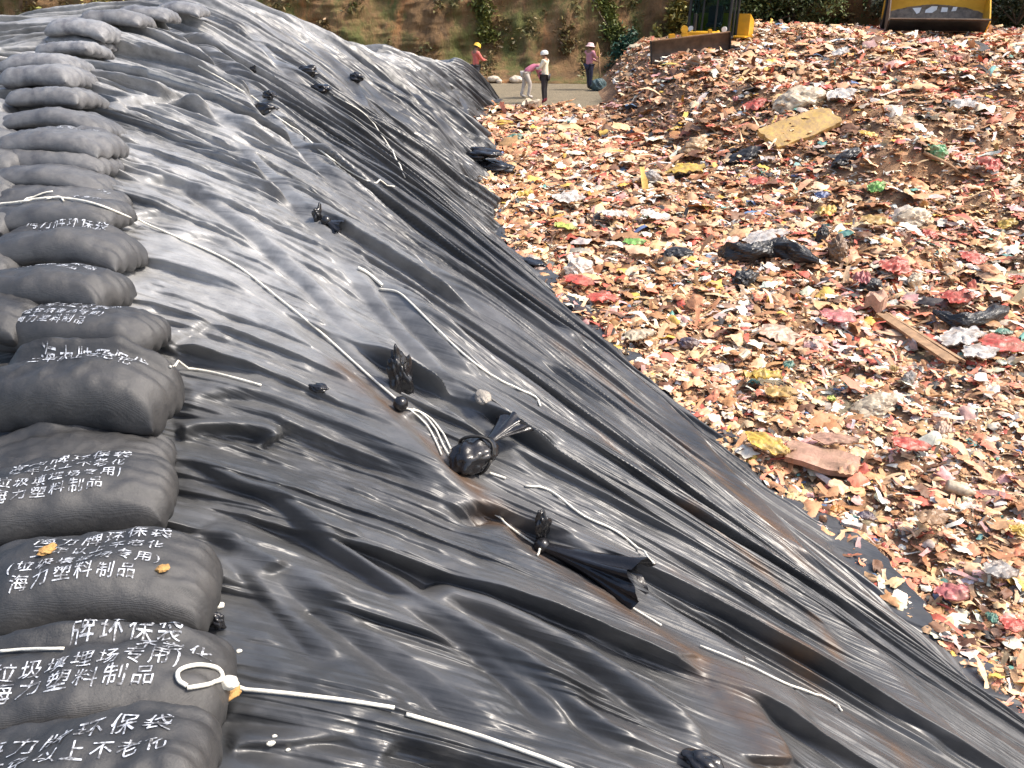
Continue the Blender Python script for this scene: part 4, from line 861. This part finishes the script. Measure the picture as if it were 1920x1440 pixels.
def plank():
    a = hit_ter(1655, 604); b = hit_ter(1780, 700); c = (a + b) / 2 + Vector((0, 0, .13)); d = b - a; t = empty('broken_plank', c, math.atan2(d.y, d.x)); tag(t, 'broken wooden plank splitting along its length on the litter', 'plank')
    L = d.length * 1.05
    for nm, y0, y1, z, tilt in (('wide_half', -.075, .045, 0, 6), ('narrow_half', .055, .105, .015, -8)):
        bm = bmesh.new(); b2 = bmesh.new(); bmesh.ops.create_grid(b2, x_segments=24, y_segments=3, size=.5)
        for v in b2.verts:
            x, y = v.co.x, v.co.y; v.co = (x * L + (.05 * float(pn(y * 9, 0, 5)) if abs(x) > .45 else 0), y0 + (y + .5) * (y1 - y0) * (1 + .12 * float(pn(x * 5, 0, 3))) , .006 * float(pn(x * 4, y * 3, 2)))
        ex = bmesh.ops.extrude_face_region(b2, geom=b2.faces[:]); bmesh.ops.translate(b2, verts=[v for v in ex['geom'] if isinstance(v, bmesh.types.BMVert)], vec=(0, 0, -.028))
        me = bpy.data.meshes.new('b'); b2.to_mesh(me); b2.free(); bm.from_mesh(me); o = bm_obj(nm, bm, M['wood'], t); o.location = (0, 0, z); o.rotation_euler = (R(tilt), 0, R(1.5 if nm[0] == 'n' else 0))
plank()
def stick(px0, py0, px1, py1, r, label):
    a = hit_ter(px0, py0) + Vector((0, 0, .06)); b = hit_ter(px1, py1) + Vector((0, 0, .05)); bm = bmesh.new()
    tube(bm, catmull([a, (a * 2 + b) / 3 + Vector((0, 0, .02)), (a + b * 2) / 3 + Vector((.01, 0, .03)), b], 4), r, 6, .7); tag(bm_obj('stick', bm, M['wood'], None, True), label, 'stick')
stick(1662, 585, 1702, 588, .018, 'short pale stick beside the torn salmon cardboard'); stick(1628, 385, 1712, 352, .03, 'pale batten below the neon green packet')
stick(1730, 292, 1800, 330, .035, 'long pale batten along the top of the brown hump'); stick(1108, 395, 1116, 430, .015, 'thin dark twig standing by the red litter in the valley')

# ------------------------------------------------------------------ people
def skin_obj(name, J, E, mat, parent, root='pelvis', sub=2):
    ks = list(J); me = bpy.data.meshes.new(name); me.from_pydata([J[k][0] for k in ks], [(ks.index(a), ks.index(b)) for a, b in E], []); o = link(name, me, mat, parent)
    o.modifiers.new('skin', 'SKIN'); sk = me.skin_vertices[0].data
    for i, k in enumerate(ks):
        r = J[k][1]; sk[i].radius = r if isinstance(r, tuple) else (r, r); sk[i].use_root = (k == root)
    s_ = o.modifiers.new('sub', 'SUBSURF'); s_.levels = sub; s_.render_levels = sub
    dg = bpy.context.evaluated_depsgraph_get(); nm = bpy.data.meshes.new_from_object(o.evaluated_get(dg)); o.modifiers.clear(); o.data = nm
    nm.polygons.foreach_set('use_smooth', np.ones(len(nm.polygons), bool)); return o
def person(loc, face, label, P, shirt, trousers, hat, hatkind, boots=(.02, .02, .02), coat=0.0, scale=1.0):
    t = empty('person', loc, R(face)); t.scale = (scale,) * 3; tag(t, label, 'person', 'workers by the foot of the cliff')
    D = dict(pelvis=(0, 0, .90), waist=(0, 0, 1.04), chest=(0, .01, 1.26), collar=(0, 0, 1.40), neck=(0, .01, 1.46), head=(0, .035, 1.545), crown=(0, .03, 1.62))
    for s, x in (('l', -1), ('r', 1)):
        D.update({s + 'sh': (.17 * x, 0, 1.37), s + 'el': (.23 * x, 0, 1.11), s + 'wr': (.24 * x, .06, .88), s + 'hip': (.09 * x, 0, .86), s + 'kn': (.10 * x, .02, .48), s + 'an': (.10 * x, -.01, .09), s + 'toe': (.11 * x, .15, .035)})
    D.update(P); V = {k: Vector(v) for k, v in D.items()}
    rad = dict(pelvis=(.13, .10), waist=(.125, .095), chest=(.14, .10), collar=(.10, .075), neck=.052, head=(.072, .088), crown=(.062, .075))
    for s in 'lr': rad.update({s + 'sh': .062, s + 'el': .043, s + 'wr': .028, s + 'hip': .085, s + 'kn': .056, s + 'an': .038, s + 'toe': .035})
    J = {k: (V[k], rad[k]) for k in V}
    E = [('pelvis', 'waist'), ('waist', 'chest'), ('chest', 'collar'), ('collar', 'neck'), ('neck', 'head'), ('head', 'crown')]
    for s in 'lr':
        E += [('collar', s + 'sh'), (s + 'sh', s + 'el'), (s + 'el', s + 'wr'), ('pelvis', s + 'hip'), (s + 'hip', s + 'kn'), (s + 'kn', s + 'an'), (s + 'an', s + 'toe')]
        fd = (V[s + 'wr'] - V[s + 'el']).normalized(); sd_ = fd.cross(Vector((0, 1, .2))); sd_ = sd_.normalized() if sd_.length > .1 else Vector((1, 0, 0)); dn = fd.cross(sd_)
        J[s + 'palm'] = (V[s + 'wr'] + fd * .06, (.034, .018)); E.append((s + 'wr', s + 'palm'))
        for q, (off, ln) in enumerate(((-.028, .072), (-.009, .082), (.010, .076), (.028, .060))):
            J[s + 'f%d' % q] = (V[s + 'wr'] + fd * .105 + sd_ * off, .009); J[s + 'g%d' % q] = (V[s + 'wr'] + fd * (.105 + ln * .8) + sd_ * off + dn * .03, .007); E += [(s + 'palm', s + 'f%d' % q), (s + 'f%d' % q, s + 'g%d' % q)]
        J[s + 'tb'] = (V[s + 'wr'] + fd * .07 + sd_ * .055 + dn * .02, .010); E.append((s + 'palm', s + 'tb'))
    b = skin_obj('body', J, E, M['skin'], t)
    hd = (V['crown'] - V['neck']).normalized(); hc = V['head'].lerp(V['crown'], .45); fw = Vector((0, 1, 0)); fw = (fw - hd * fw.dot(hd)).normalized(); sdv = fw.cross(hd)
    bm = bmesh.new(); bmesh.ops.create_icosphere(bm, subdivisions=1, radius=.016, matrix=Matrix.Translation(hc + fw * .10 - hd * .045) @ Matrix.Diagonal((.8, 1.2, 1.4, 1))); bm_obj('nose', bm, M['skin'], t, True)
    for x in (-1, 1):
        bm = bmesh.new(); bmesh.ops.create_icosphere(bm, subdivisions=1, radius=.010, matrix=Matrix.Translation(hc + fw * .088 + sdv * .03 * x - hd * .018)); bm_obj('eye', bm, M['dark'], t, True)
        bm = bmesh.new(); bmesh.ops.create_icosphere(bm, subdivisions=1, radius=.024, matrix=Matrix.Translation(hc + sdv * .082 * x - hd * .03) @ Matrix.Diagonal((.5, .8, 1.2, 1))); bm_obj('ear', bm, M['skin'], t, True)
    hm_ = hue('hair_black', (.015, .012, .01)); bm = bmesh.new(); bmesh.ops.create_icosphere(bm, subdivisions=2, radius=.092, matrix=Matrix.Translation(hc - fw * .022 + hd * .01)); bm_obj('hair', bm, hm_, t, True)
    grow = lambda r, k: tuple(x * k + .008 for x in r) if isinstance(r, tuple) else r * k + .008
    ks = ['pelvis', 'waist', 'chest', 'collar'] + [s + j for s in 'lr' for j in ('sh', 'el', 'wr')]
    SJ = {k: (V[k], grow(rad[k], 1.18)) for k in ks}; SJ['pelvis'] = (V['pelvis'] - (V['waist'] - V['pelvis']) * (.15 + coat), grow(rad['pelvis'], 1.18 + coat * .1))
    for s in 'lr': SJ[s + 'wr'] = (V[s + 'el'].lerp(V[s + 'wr'], .9), .042)
    skin_obj('shirt', SJ, [e for e in E if e[0] in SJ and e[1] in SJ], hue(*shirt), t)
    TJ = {'pelvis': (V['pelvis'], grow(rad['pelvis'], 1.1))}
    for s in 'lr':
        for j in ('hip', 'kn', 'an'): TJ[s + j] = (V[s + j], grow(rad[s + j], 1.22))
    skin_obj('trousers', TJ, [e for e in E if e[0] in TJ and e[1] in TJ], hue(*trousers), t)
    for s in 'lr':
        BJ = {'pelvis': (V[s + 'an'] + Vector((0, 0, .12)), .056), 'an': (V[s + 'an'], .055), 'toe': (V[s + 'toe'], .05)}; skin_obj('boot', BJ, [('pelvis', 'an'), ('an', 'toe')], hue('boot_%d' % (boots[0] * 100), boots), t)
    hb = bmesh.new(); n = 20; prof = {'helmet': [(.150, -.012), (.128, 0), (.124, .05), (.095, .105), (.05, .128), (.001, .132)], 'sun': [(.20, -.035), (.13, 0), (.118, .05), (.095, .092), (.05, .105), (.001, .108)], 'cap': [(.118, -.03), (.122, .01), (.112, .06), (.075, .10), (.03, .112), (.001, .113)]}[hatkind]
    rg = [[hb.verts.new(hc + hd * (z + .012) + (sdv * math.cos(6.2832 * j / n) + fw * math.sin(6.2832 * j / n) * (1.12 if i < 3 else 1.05)) * r) for j in range(n)] for i, (r, z) in enumerate(prof)]
    for i in range(len(rg) - 1):
        for j in range(n): hb.faces.new((rg[i][j], rg[i][(j + 1) % n], rg[i + 1][(j + 1) % n], rg[i + 1][j]))
    hb.faces.new(rg[-1]); bm_obj('helmet' if hatkind == 'helmet' else 'hat', hb, hue(*hat), t, True)
    return t
gz = lambda x, y: max(float(litter_z(x, y)), -.055)
p1 = at(893, 168, 30.9); person((p1.x, p1.y, gz(p1.x, p1.y)), -60, 'worker in a salmon shirt and yellow helmet behind the end of the mound', dict(lel=(-.20, .16, 1.12), lwr=(-.10, .36, 1.16), rel=(.20, .18, 1.12), rwr=(.08, .38, 1.10), head=(0, .06, 1.54), crown=(0, .09, 1.62)),
    ('shirt_salmon', (.68, .16, .13)), ('trousers_dark', (.03, .03, .04)), ('helmet_yellow', (.75, .46, .04)), 'helmet')
p2 = at(990, 181, 28.9); person((p2.x, p2.y, gz(p2.x, p2.y)), -75, 'worker in a pink top bending forward, pale trousers', dict(pelvis=(0, -.10, .86), waist=(0, .02, .96), chest=(0, .24, 1.06), collar=(0, .38, 1.12), neck=(0, .44, 1.14), head=(0, .52, 1.15), crown=(0, .59, 1.18), lsh=(-.16, .36, 1.06), rsh=(.16, .36, 1.06), lel=(-.19, .44, .80), rel=(.19, .42, .80), lwr=(-.12, .52, .56), rwr=(.14, .50, .58), lhip=(-.09, -.10, .82), rhip=(.09, -.10, .82), rkn=(.10, .06, .46), lkn=(-.10, -.12, .46), lan=(-.10, -.22, .09), ltoe=(-.1, -.06, .035)),
    ('shirt_pink', (.58, .17, .24)), ('trousers_pale', (.62, .55, .48)), ('hat_blush', (.75, .50, .47)), 'cap', boots=(.6, .55, .5))
p3 = at(1021, 190, 27.6); person((p3.x, p3.y, gz(p3.x, p3.y)), 70, 'worker in a long cream coat and white cap, seen from behind', dict(lel=(-.22, .12, 1.14), lwr=(-.06, .30, 1.12), rel=(.24, .04, 1.12), rwr=(.18, .22, .98)),
    ('coat_cream', (.80, .70, .52)), ('trousers_black', (.025, .022, .025)), ('cap_white', (.85, .82, .72)), 'cap', boots=(.22, .03, .04), coat=1.0)
p4 = at(1103, 166, 31.2); P4 = person((p4.x, p4.y, gz(p4.x, p4.y)), -50, 'worker in a pink top and pale pink hat holding a broom upright', dict(rel=(.24, .14, 1.16), rwr=(.20, .34, 1.24), lel=(-.14, .20, 1.14), lwr=(.06, .36, 1.02), lkn=(-.10, .08, .48), lan=(-.10, .10, .09), ltoe=(-.1, .26, .035)),
    ('shirt_rose', (.60, .25, .30)), ('trousers_navy', (.018, .022, .05)), ('hat_pink', (.78, .52, .50)), 'sun')
def broom():
    a = p4 + Vector((.50, -.10, .0)); a.z = gz(a.x, a.y); tp = p4 + Vector((.27, -.06, 1.62)); t = empty('broom', a); tag(t, 'straw broom held upright by the worker in the pale pink hat', 'broom')
    bm = bmesh.new(); tube(bm, [Vector((0, 0, 0)), (tp - a) * .5, tp - a], .022, 8); bm_obj('handle', bm, M['wood'], t, True)
    bm = bmesh.new(); q = tp - a
    for k in range(40):
        an = k * 2.4; r = .11 * math.sqrt((k + 1) / 40); e = q + Vector((r * math.cos(an) * 1.5 - .03, r * math.sin(an), -.42 - .1 * random.Random(k).random())); tube(bm, [q + Vector((0, 0, .05)), q.lerp(e, .5) + Vector((.02 * math.cos(an), .02 * math.sin(an), 0)), e], .010, 4)
    bm_obj('bristles', bm, hue('straw', (.55, .36, .12)), t)
broom()
q = p4 + Vector((.38, -.3, 0)); q.z = gz(q.x, q.y)
tag(crumple('sack', q + Vector((0, 0, .2)), (.55, .4, .5), 71, hue('sack_teal', (.07, .12, .13)), 0, .3), 'dark teal sack standing at the feet of the broom holder', 'sack')
for px, py, w, h, lab in ((968, 147, 26, 14, 'white sack on the ground behind the bending worker'), (925, 146, 24, 11, 'pale boulder, larger of two at the foot of the cliff'), (936, 152, 11, 10, 'pale boulder, smaller of two at the foot of the cliff'), (1150, 141, 34, 9, 'pale log lying at the foot of the cliff right of the broom')):
    p = at(px, py, 33.3); s = 33.3 / FPX
    tag(crumple('sack' if 'sack' in lab else ('log' if 'log' in lab else 'boulder'), (p.x, p.y, h * s * .35 + max(-.06, p.z - h * s * .5)), (w * s, h * s * 1.2, h * s), int(px), hue('pale_rock', (.60, .50, .38)), .1, .2, sub=3), lab, 'sack' if 'sack' in lab else ('log' if 'log' in lab else 'boulder'))

# ------------------------------------------------------------------ bulldozer (front left blade, cab, track, tank)
def bulldozer():
    t = empty('bulldozer', (6.78, 29.6, 1.02), R(-26)); tag(t, 'yellow bulldozer with a rusty blade and glass cab on the pile', 'bulldozer')   # local -Y is forward
    def part(nm, mat, build, par=t, smooth=False):
        bm = bmesh.new(); build(bm); return bm_obj(nm, bm, mat, par, smooth)
    for s in (-1, 1):
        x0, x1 = (s * .62, s * 1.08) if s > 0 else (s * 1.08, s * .62)
        def tr(bm):
            pr = []
            for k in range(13): a = math.pi * (k / 12) + math.pi / 2; pr.append((1.25 - .38 * math.cos(a + math.pi), .42 + .38 * math.sin(a + 0) * 1) if 0 else (-1.15 + .38 * math.cos(a), .40 + .38 * math.sin(a)))
            for k in range(13): a = math.pi * (k / 12) - math.pi / 2; pr.append((1.15 + .38 * math.cos(a), .40 + .38 * math.sin(a)))
            prism(bm, pr, x0, x1)
        o = part('track', M['dark'], tr)
        def gr(bm):
            for k in range(24):
                y = -1.2 + k * .104; box(bm, (x0 - .02, y, .775), (x1 + .02, y + .035, .83))
            for k in range(9):
                a = math.pi / 2 + math.pi * k / 8; c = Matrix.Translation((0, -1.15 + .39 * math.cos(a), .40 + .39 * math.sin(a))) @ Matrix.Rotation(a - math.pi / 2, 4, 'X'); box(bm, (x0 - .02, -.018, -.02), (x1 + .02, .018, .045), 0, c)
        part('grousers', M['dark'], gr, o)
    part('hull', M['yellow'], lambda bm: (box(bm, (-.6, -1.1, .45), (.6, 1.3, 1.05), .05), box(bm, (-.5, -1.75, .75), (.5, -.55, 1.22), .10)))
    part('fuel_tank', M['yellow'], lambda bm: prism(bm, [(.62, 1.05), (1.45, 1.05), (1.45, 1.42), (1.30, 1.52), (.62, 1.72)], -.80, 1.10))
    part('fender', M['yellow'], lambda bm: (box(bm, (.62, .1, .98), (1.10, 1.44, 1.04), .015), box(bm, (.92, 1.18, .30), (1.12, 1.42, 1.0), .02)))
    cabp = [(-.62, 1.0), (.60, 1.0), (.62, 2.55), (-.45, 2.55)]
    c = part('cab', M['glass'], lambda bm: prism(bm, cabp, -.66, .66))
    def fr(bm):
        for x in (-.67, .67):
            for (ya, za), (yb, zb) in zip(cabp, cabp[1:] + cabp[:1]): tube(bm, [Vector((x, ya, za)), Vector((x, yb, zb))], .05, 8)
            tube(bm, [Vector((x, .05, 1.0)), Vector((x, .08, 2.55))], .04, 8)
        for (ya, za) in cabp: tube(bm, [Vector((-.67, ya, za)), Vector((.67, ya, za))], .05, 8)
        for x in (-.22, .22): tube(bm, [Vector((x, -.64, 1.0)), Vector((x, -.47, 2.55))], .035, 8)
    part('cab_frame', M['dark'], fr, c)
    part('seat', M['rubber'], lambda bm: (box(bm, (-.25, .0, 1.3), (.25, .45, 1.42), .04), box(bm, (-.25, .38, 1.35), (.25, .50, 1.95), .04)), c)
    part('roof', M['yellow'], lambda bm: box(bm, (-.80, -.78, 2.58), (.80, .75, 2.70), .04))
    for x in (-.62, .62):
        part('headlight', M['white'], lambda bm: cyl(bm, (x * .9, -.72, 1.28), (x * .9, -.66, 1.28), .085, 16), smooth=False)
    part('exhaust', M['dark'], lambda bm: cyl(bm, (-.30, -1.2, 1.2), (-.30, -1.2, 1.75), .05))
    for s in (-1, 1):
        part('push_arm', M['yellow'], lambda bm: box(bm, (s * .40 - .07, -2.35, .42), (s * .40 + .07, -.6, .60), .02))
        part('lift_cylinder', M['yellow'], lambda bm: (cyl(bm, (s * .42, -.95, 1.20), (s * .45, -1.75, .92), .065), cyl(bm, (s * .45, -1.75, .92), (s * .46, -2.30, .72), .035)))
    # the blade is angled and rolled: it hangs left end low
    b = empty('blade', (-.05, -2.45, .62)); b.parent = t; b.rotation_euler = (0, R(-6.5), R(24))
    pr = [(.16 - .30 * math.sin(k / 8 * math.pi) * .5 + .0, -.26 + k * .095) for k in range(9)]; back = [(y + .05, z) for y, z in pr[::-1]]
    bl = part('moldboard', M['steel'], lambda bm: prism(bm, [(y * -1 + .1, z) for y, z in pr] + [(y * -1 + .16, z) for y, z in pr[::-1]], -1.22, 1.22), b)
    part('top_edge', M['wood'], lambda bm: box(bm, (-1.24, -.10, .50), (1.24, .02, .535), .01), b)
    part('end_plate', M['dark'], lambda bm: box(bm, (1.222, -.16, -.26), (1.25, .10, .52)), b); part('end_plate', M['dark'], lambda bm: box(bm, (-1.25, -.16, -.26), (-1.222, .10, .52)), b)
    def lug(bm): box(bm, (-.10, .0, .45), (.10, .12, .66), .02); cyl(bm, (0, -.02, .74), (0, .14, .74), .11, 18)
    o = part('lift_eye', M['yellow'], lug, b); o.location = (-.16, 0, 0)
    o = part('lift_eye', M['yellow'], lambda bm: box(bm, (-.12, 0, .47), (.10, .10, .66), .03), b); o.location = (-.55, 0, 0)
    o = part('lift_eye', M['yellow'], lambda bm: box(bm, (-.05, 0, .47), (.07, .10, .66), .02), b); o.location = (.62, 0, 0)
    return t
dz = bulldozer()
def loader():
    t = empty('wheel_loader', (12.85, 26.6, 2.23), R(-19)); tag(t, 'yellow wheel loader facing the camera with its worn bucket low', 'loader')
    def part(nm, mat, build, par=t, smooth=False):
        bm = bmesh.new(); build(bm); return bm_obj(nm, bm, mat, par, smooth)
    W = 1.34
    pr = [(-.62, .42), (-.25, .14), (.25, .10), (.62, .30), (.80, .70), (.74, 1.15), (.55, 1.42)]
    inn = [(y - .03 * (i > 3), z + .035) if i < 4 else (y - .045, z) for i, (y, z) in enumerate(pr)]
    b = part('bucket', M['bucket'], lambda bm: prism(bm, [(-.64, .44)] + inn[1:] + pr[::-1][:-1] + [(-.62, .40)], -W, W))
    b.data.materials.append(M['dark'])
    for f in b.data.polygons:
        if f.normal.z < -.15 and f.center.z < .6: f.material_index = 1  # shade under the bucket painted on with the dark steel
    part('cutting_edge', M['steel'], lambda bm: prism(bm, [(-.70, .47), (-.60, .42), (-.57, .445), (-.68, .495)], -W - .02, W + .02), b)
    for s in (-1, 1):
        x = s * (W + .022); part('side_plate', M['yellow'] if s > 0 else M['steel'], lambda bm: prism(bm, [(-.60, .40), (-.25, .11), (.25, .07), (.64, .28), (.83, .70), (.77, 1.18), (.55, 1.46), (.30, 1.10), (-.30, .66)], x - .018, x + .018), b)
    # worn white letter shapes on the bucket floor
    def mark(polys):
        bm = bmesh.new()
        for pl in polys:
            b2 = [bm.verts.new(v) for v in pl]; bm.faces.new(b2)
        return bm
    def floor_pt(x, f):      # f runs along the inner floor from lip to back
        i = min(int(f), len(inn) - 2); g = f - i; y = inn[i][0] * (1 - g) + inn[i + 1][0] * g; z = inn[i][1] * (1 - g) + inn[i + 1][1] * g; return Vector((x, y - .006, z + .006))
    L = [[(-.66, 4.06), (-.40, 4.10), (-.44, 3.72), (-.51, 3.62)], [(-.28, 3.72), (-.08, 3.72), (.04, 3.95), (.04, 4.18), (-.12, 4.18), (-.27, 3.95)], [(.16, 3.78), (.34, 3.80), (.34, 4.10), (.17, 4.12)], [(.45, 3.84), (.58, 3.88), (.60, 4.14), (.48, 4.14)]]
    me = [mark([[floor_pt(x, f) for x, f in g] for g in [pl]]) for pl in L]
    for bm in me: bm_obj('lettering', bm, M['white'], b)
    for s in (-1, 1):
        part('lift_arm', M['yellow'], lambda bm: prism(bm, [(.70, .30), (.95, .20), (1.9, 1.0), (2.9, 1.75), (2.75, 1.98), (1.7, 1.25), (.80, .62)], s * .55 - .07, s * .55 + .07))
        for y in (2.0, 4.6):
            o = part('wheel', M['rubber'], lambda bm: cyl(bm, (s * .78, y, .62), (s * 1.22, y, .62), .76, 32, .09)); part('rim', M['yellow'], lambda bm: cyl(bm, (s * 1.10, y, .62), (s * 1.235, y, .62), .38, 24, .03), o)
            part('mudguard', M['yellow'], lambda bm: prism(bm, [(y - .75, 1.05), (y - .5, 1.45), (y + .5, 1.45), (y + .75, 1.05), (y + .80, 1.08), (y + .53, 1.51), (y - .53, 1.51), (y - .80, 1.08)], s * .98 - .26, s * .98 + .26))
    part('front_frame', M['yellow'], lambda bm: box(bm, (-.5, 1.5, .55), (.5, 3.0, 1.3), .06)); part('rear_hood', M['yellow'], lambda bm: box(bm, (-.78, 3.6, .6), (.78, 6.0, 1.85), .12))
    cabp = [(2.75, 1.35), (4.05, 1.35), (4.05, 2.95), (2.95, 2.95)]; c = part('cab', M['glass'], lambda bm: prism(bm, cabp, -.68, .68))
    def fr(bm):
        for x in (-.69, .69):
            for (ya, za), (yb, zb) in zip(cabp, cabp[1:] + cabp[:1]): tube(bm, [Vector((x, ya, za)), Vector((x, yb, zb))], .05, 8)
        for (ya, za) in cabp: tube(bm, [Vector((-.69, ya, za)), Vector((.69, ya, za))], .05, 8)
    part('cab_frame', M['dark'], fr, c); part('roof', M['yellow'], lambda bm: box(bm, (-.82, 2.7, 3.0), (.82, 4.2, 3.12), .04))
    return t
loader()

# ------------------------------------------------------------------ plants on and below the cliff
def leaf_mesh(name, P, s, C, seed, mat, parent=None):
    rng = np.random.default_rng(seed); n = len(P); Rm = rotmats(rng, n, .9); V = np.array([(0, -.5, 0), (.22, -.05, .05), (0, .5, -.06), (-.22, -.05, .05)])
    vv = np.einsum('nij,vj->nvi', Rm, V) * np.asarray(s)[:, None, None] + P[:, None]; me = np_mesh(name, vv.reshape(-1, 3), np.arange(n * 4).reshape(n, 4))
    a = me.attributes.new('tint', 'FLOAT_COLOR', 'POINT'); a.data.foreach_set('color', np.hstack([np.repeat(C, 4, 0), np.ones((n * 4, 1))]).astype(np.float32).ravel()); return link(name, me, mat, parent)
def shrub(base, w, h, n, c, seed, label, ls=.16, name='shrub', cat='shrub', clumps=14):
    rng = np.random.default_rng(seed); t = empty(name, base); tag(t, label, cat, 'shrubs growing on the cliff')
    ce = np.stack([rng.normal(0, w * .26, clumps), rng.normal(0, w * .22, clumps), h * (.25 + .65 * rng.random(clumps))], -1); bm = bmesh.new()
    for k in range(0, clumps, 2): tube(bm, catmull([Vector((0, 0, -.1)), Vector(ce[k]) * .5 + Vector((0, 0, .1 * h)), Vector(ce[k])], 4), .035 * h / 2 + .01, 5, .3)
    bm_obj('trunk', bm, M['bark'], t); k = rng.integers(0, clumps, n); P = ce[k] + rng.normal(0, 1, (n, 3)) * np.array([w * .13, w * .12, h * .11]); cl = rng.uniform(.65, 1.35, clumps)
    C = np.array(c)[None] * cl[k][:, None] * rng.uniform(.7, 1.3, (n, 1)) * rng.uniform(.9, 1.1, (n, 3)); leaf_mesh('crown', P, ls * rng.uniform(.6, 1.4, n), C, seed, M['leaf'], t); return t
def cl(px, py, back=.3):
    p = hit_cliff(px, py); return p + Vector((0, -back, 0))
def on_ground(px, d):
    p = at(px, 150, d); return Vector((p.x, p.y, 0))
b = cl(1168, 128, .5); b.z = .0; shrub(b, 1.3, 1.75, 2600, (.022, .075, .045), 1, 'dark green bush at the foot of the cliff right of the broom', .15)
b = at(1262, 92, 34.5); b.z = .7; shrub(b, 1.1, 2.4, 900, (.20, .17, .035), 2, 'yellowing sapling behind the bulldozer blade', .26, clumps=8)
b = cl(1425, 58, .6); shrub(b, 2.6, 2.4, 4200, (.085, .11, .030), 3, 'olive green bush right of the bulldozer tank', .17)
b = cl(1480, 50, .5); shrub(b, 2.6, 2.4, 4200, (.095, .12, .035), 4, 'light green bush on the cliff left of the clay slope', .17)
b = cl(1505, 20, .5); shrub(b, 2.0, 2.2, 2800, (.05, .08, .028), 5, 'dark bush above the clay slope', .16)
b = cl(1895, 40, .5); shrub(b, 3.0, 2.0, 3600, (.045, .065, .028), 6, 'dull green bush on the cliff right of the loader', .15)
b = cl(1645, 45, .4); shrub(b, 1.5, 1.6, 1500, (.05, .06, .025), 7, 'sparse dark bush left of the loader bucket', .15)
def creepers():
    rng = np.random.default_rng(5); P = []; C = []
    runs = [(905, 0, 915, 75, 16, 900, (.16, .17, .04)), (1128, -10, 1158, 70, 16, 1100, (.17, .19, .045)), (1150, 50, 1172, 110, 20, 600, (.08, .11, .035)), (205, 0, 70, 60, 18, 700, (.26, .22, .06)), (70, 20, 74, 62, 14, 500, (.28, .24, .07)),
            (1320, 0, 1260, 60, 20, 600, (.14, .12, .035)), (1390, 0, 1520, 40, 44, 1500, (.12, .14, .045)), (1870, 0, 1915, 60, 38, 1800, (.085, .10, .04))]
    for k in range(150):
        x = rng.uniform(-60, 1980); y = rng.uniform(-50, 140); t_ = rng.random(); g_ = (.5 + .5 * (x > 1080)) * t_
        runs.append((x, y, x + rng.normal(0, 14), y + rng.uniform(5, 45), rng.uniform(5, 16), int(rng.uniform(15, 70)), (.20 - .11 * g_, .13 + .01 * g_, .055 - .02 * g_)))
    for (x0, y0, x1, y1, wd, n, c) in runs:
        for k in range(n):
            f = rng.random(); h = hit_cliff(x0 + (x1 - x0) * f + rng.normal(0, wd * .5) * (1 + .5 * math.sin(f * 9)), max(-60, y0 + (y1 - y0) * f + rng.normal(0, 6)))
            if h: P.append(h + Vector((0, -.04 - .14 * rng.random(), 0))); C.append(np.array(c) * rng.uniform(.5, 1.4) * rng.uniform(.9, 1.1, 3))
    P = np.array([p[:] for p in P]); tag(leaf_mesh('creepers', P, .20 * rng.uniform(.5, 1.4, len(P)), np.array(C), 8, M['leaf']), 'creeping green and straw coloured plants trailing down the cliff', 'creepers', kind='stuff')
creepers()
def vine(pts, r, label):
    bm = bmesh.new(); tube(bm, catmull([cl(*p, .12) for p in pts], 5), r, 5); tag(bm_obj('dry_vine', bm, hue('dry_stem', (.26, .18, .11)), None, True), label, 'vine')
vine([(1108, -5), (1130, 35), (1160, 75), (1184, 105)], 0.0217, 'bare diagonal stem leaning on the cliff above the dark green bush')
vine([(1632, -5), (1634, 15), (1635, 30)], 0.0310, 'bare pole like stem hanging left of the loader bucket')
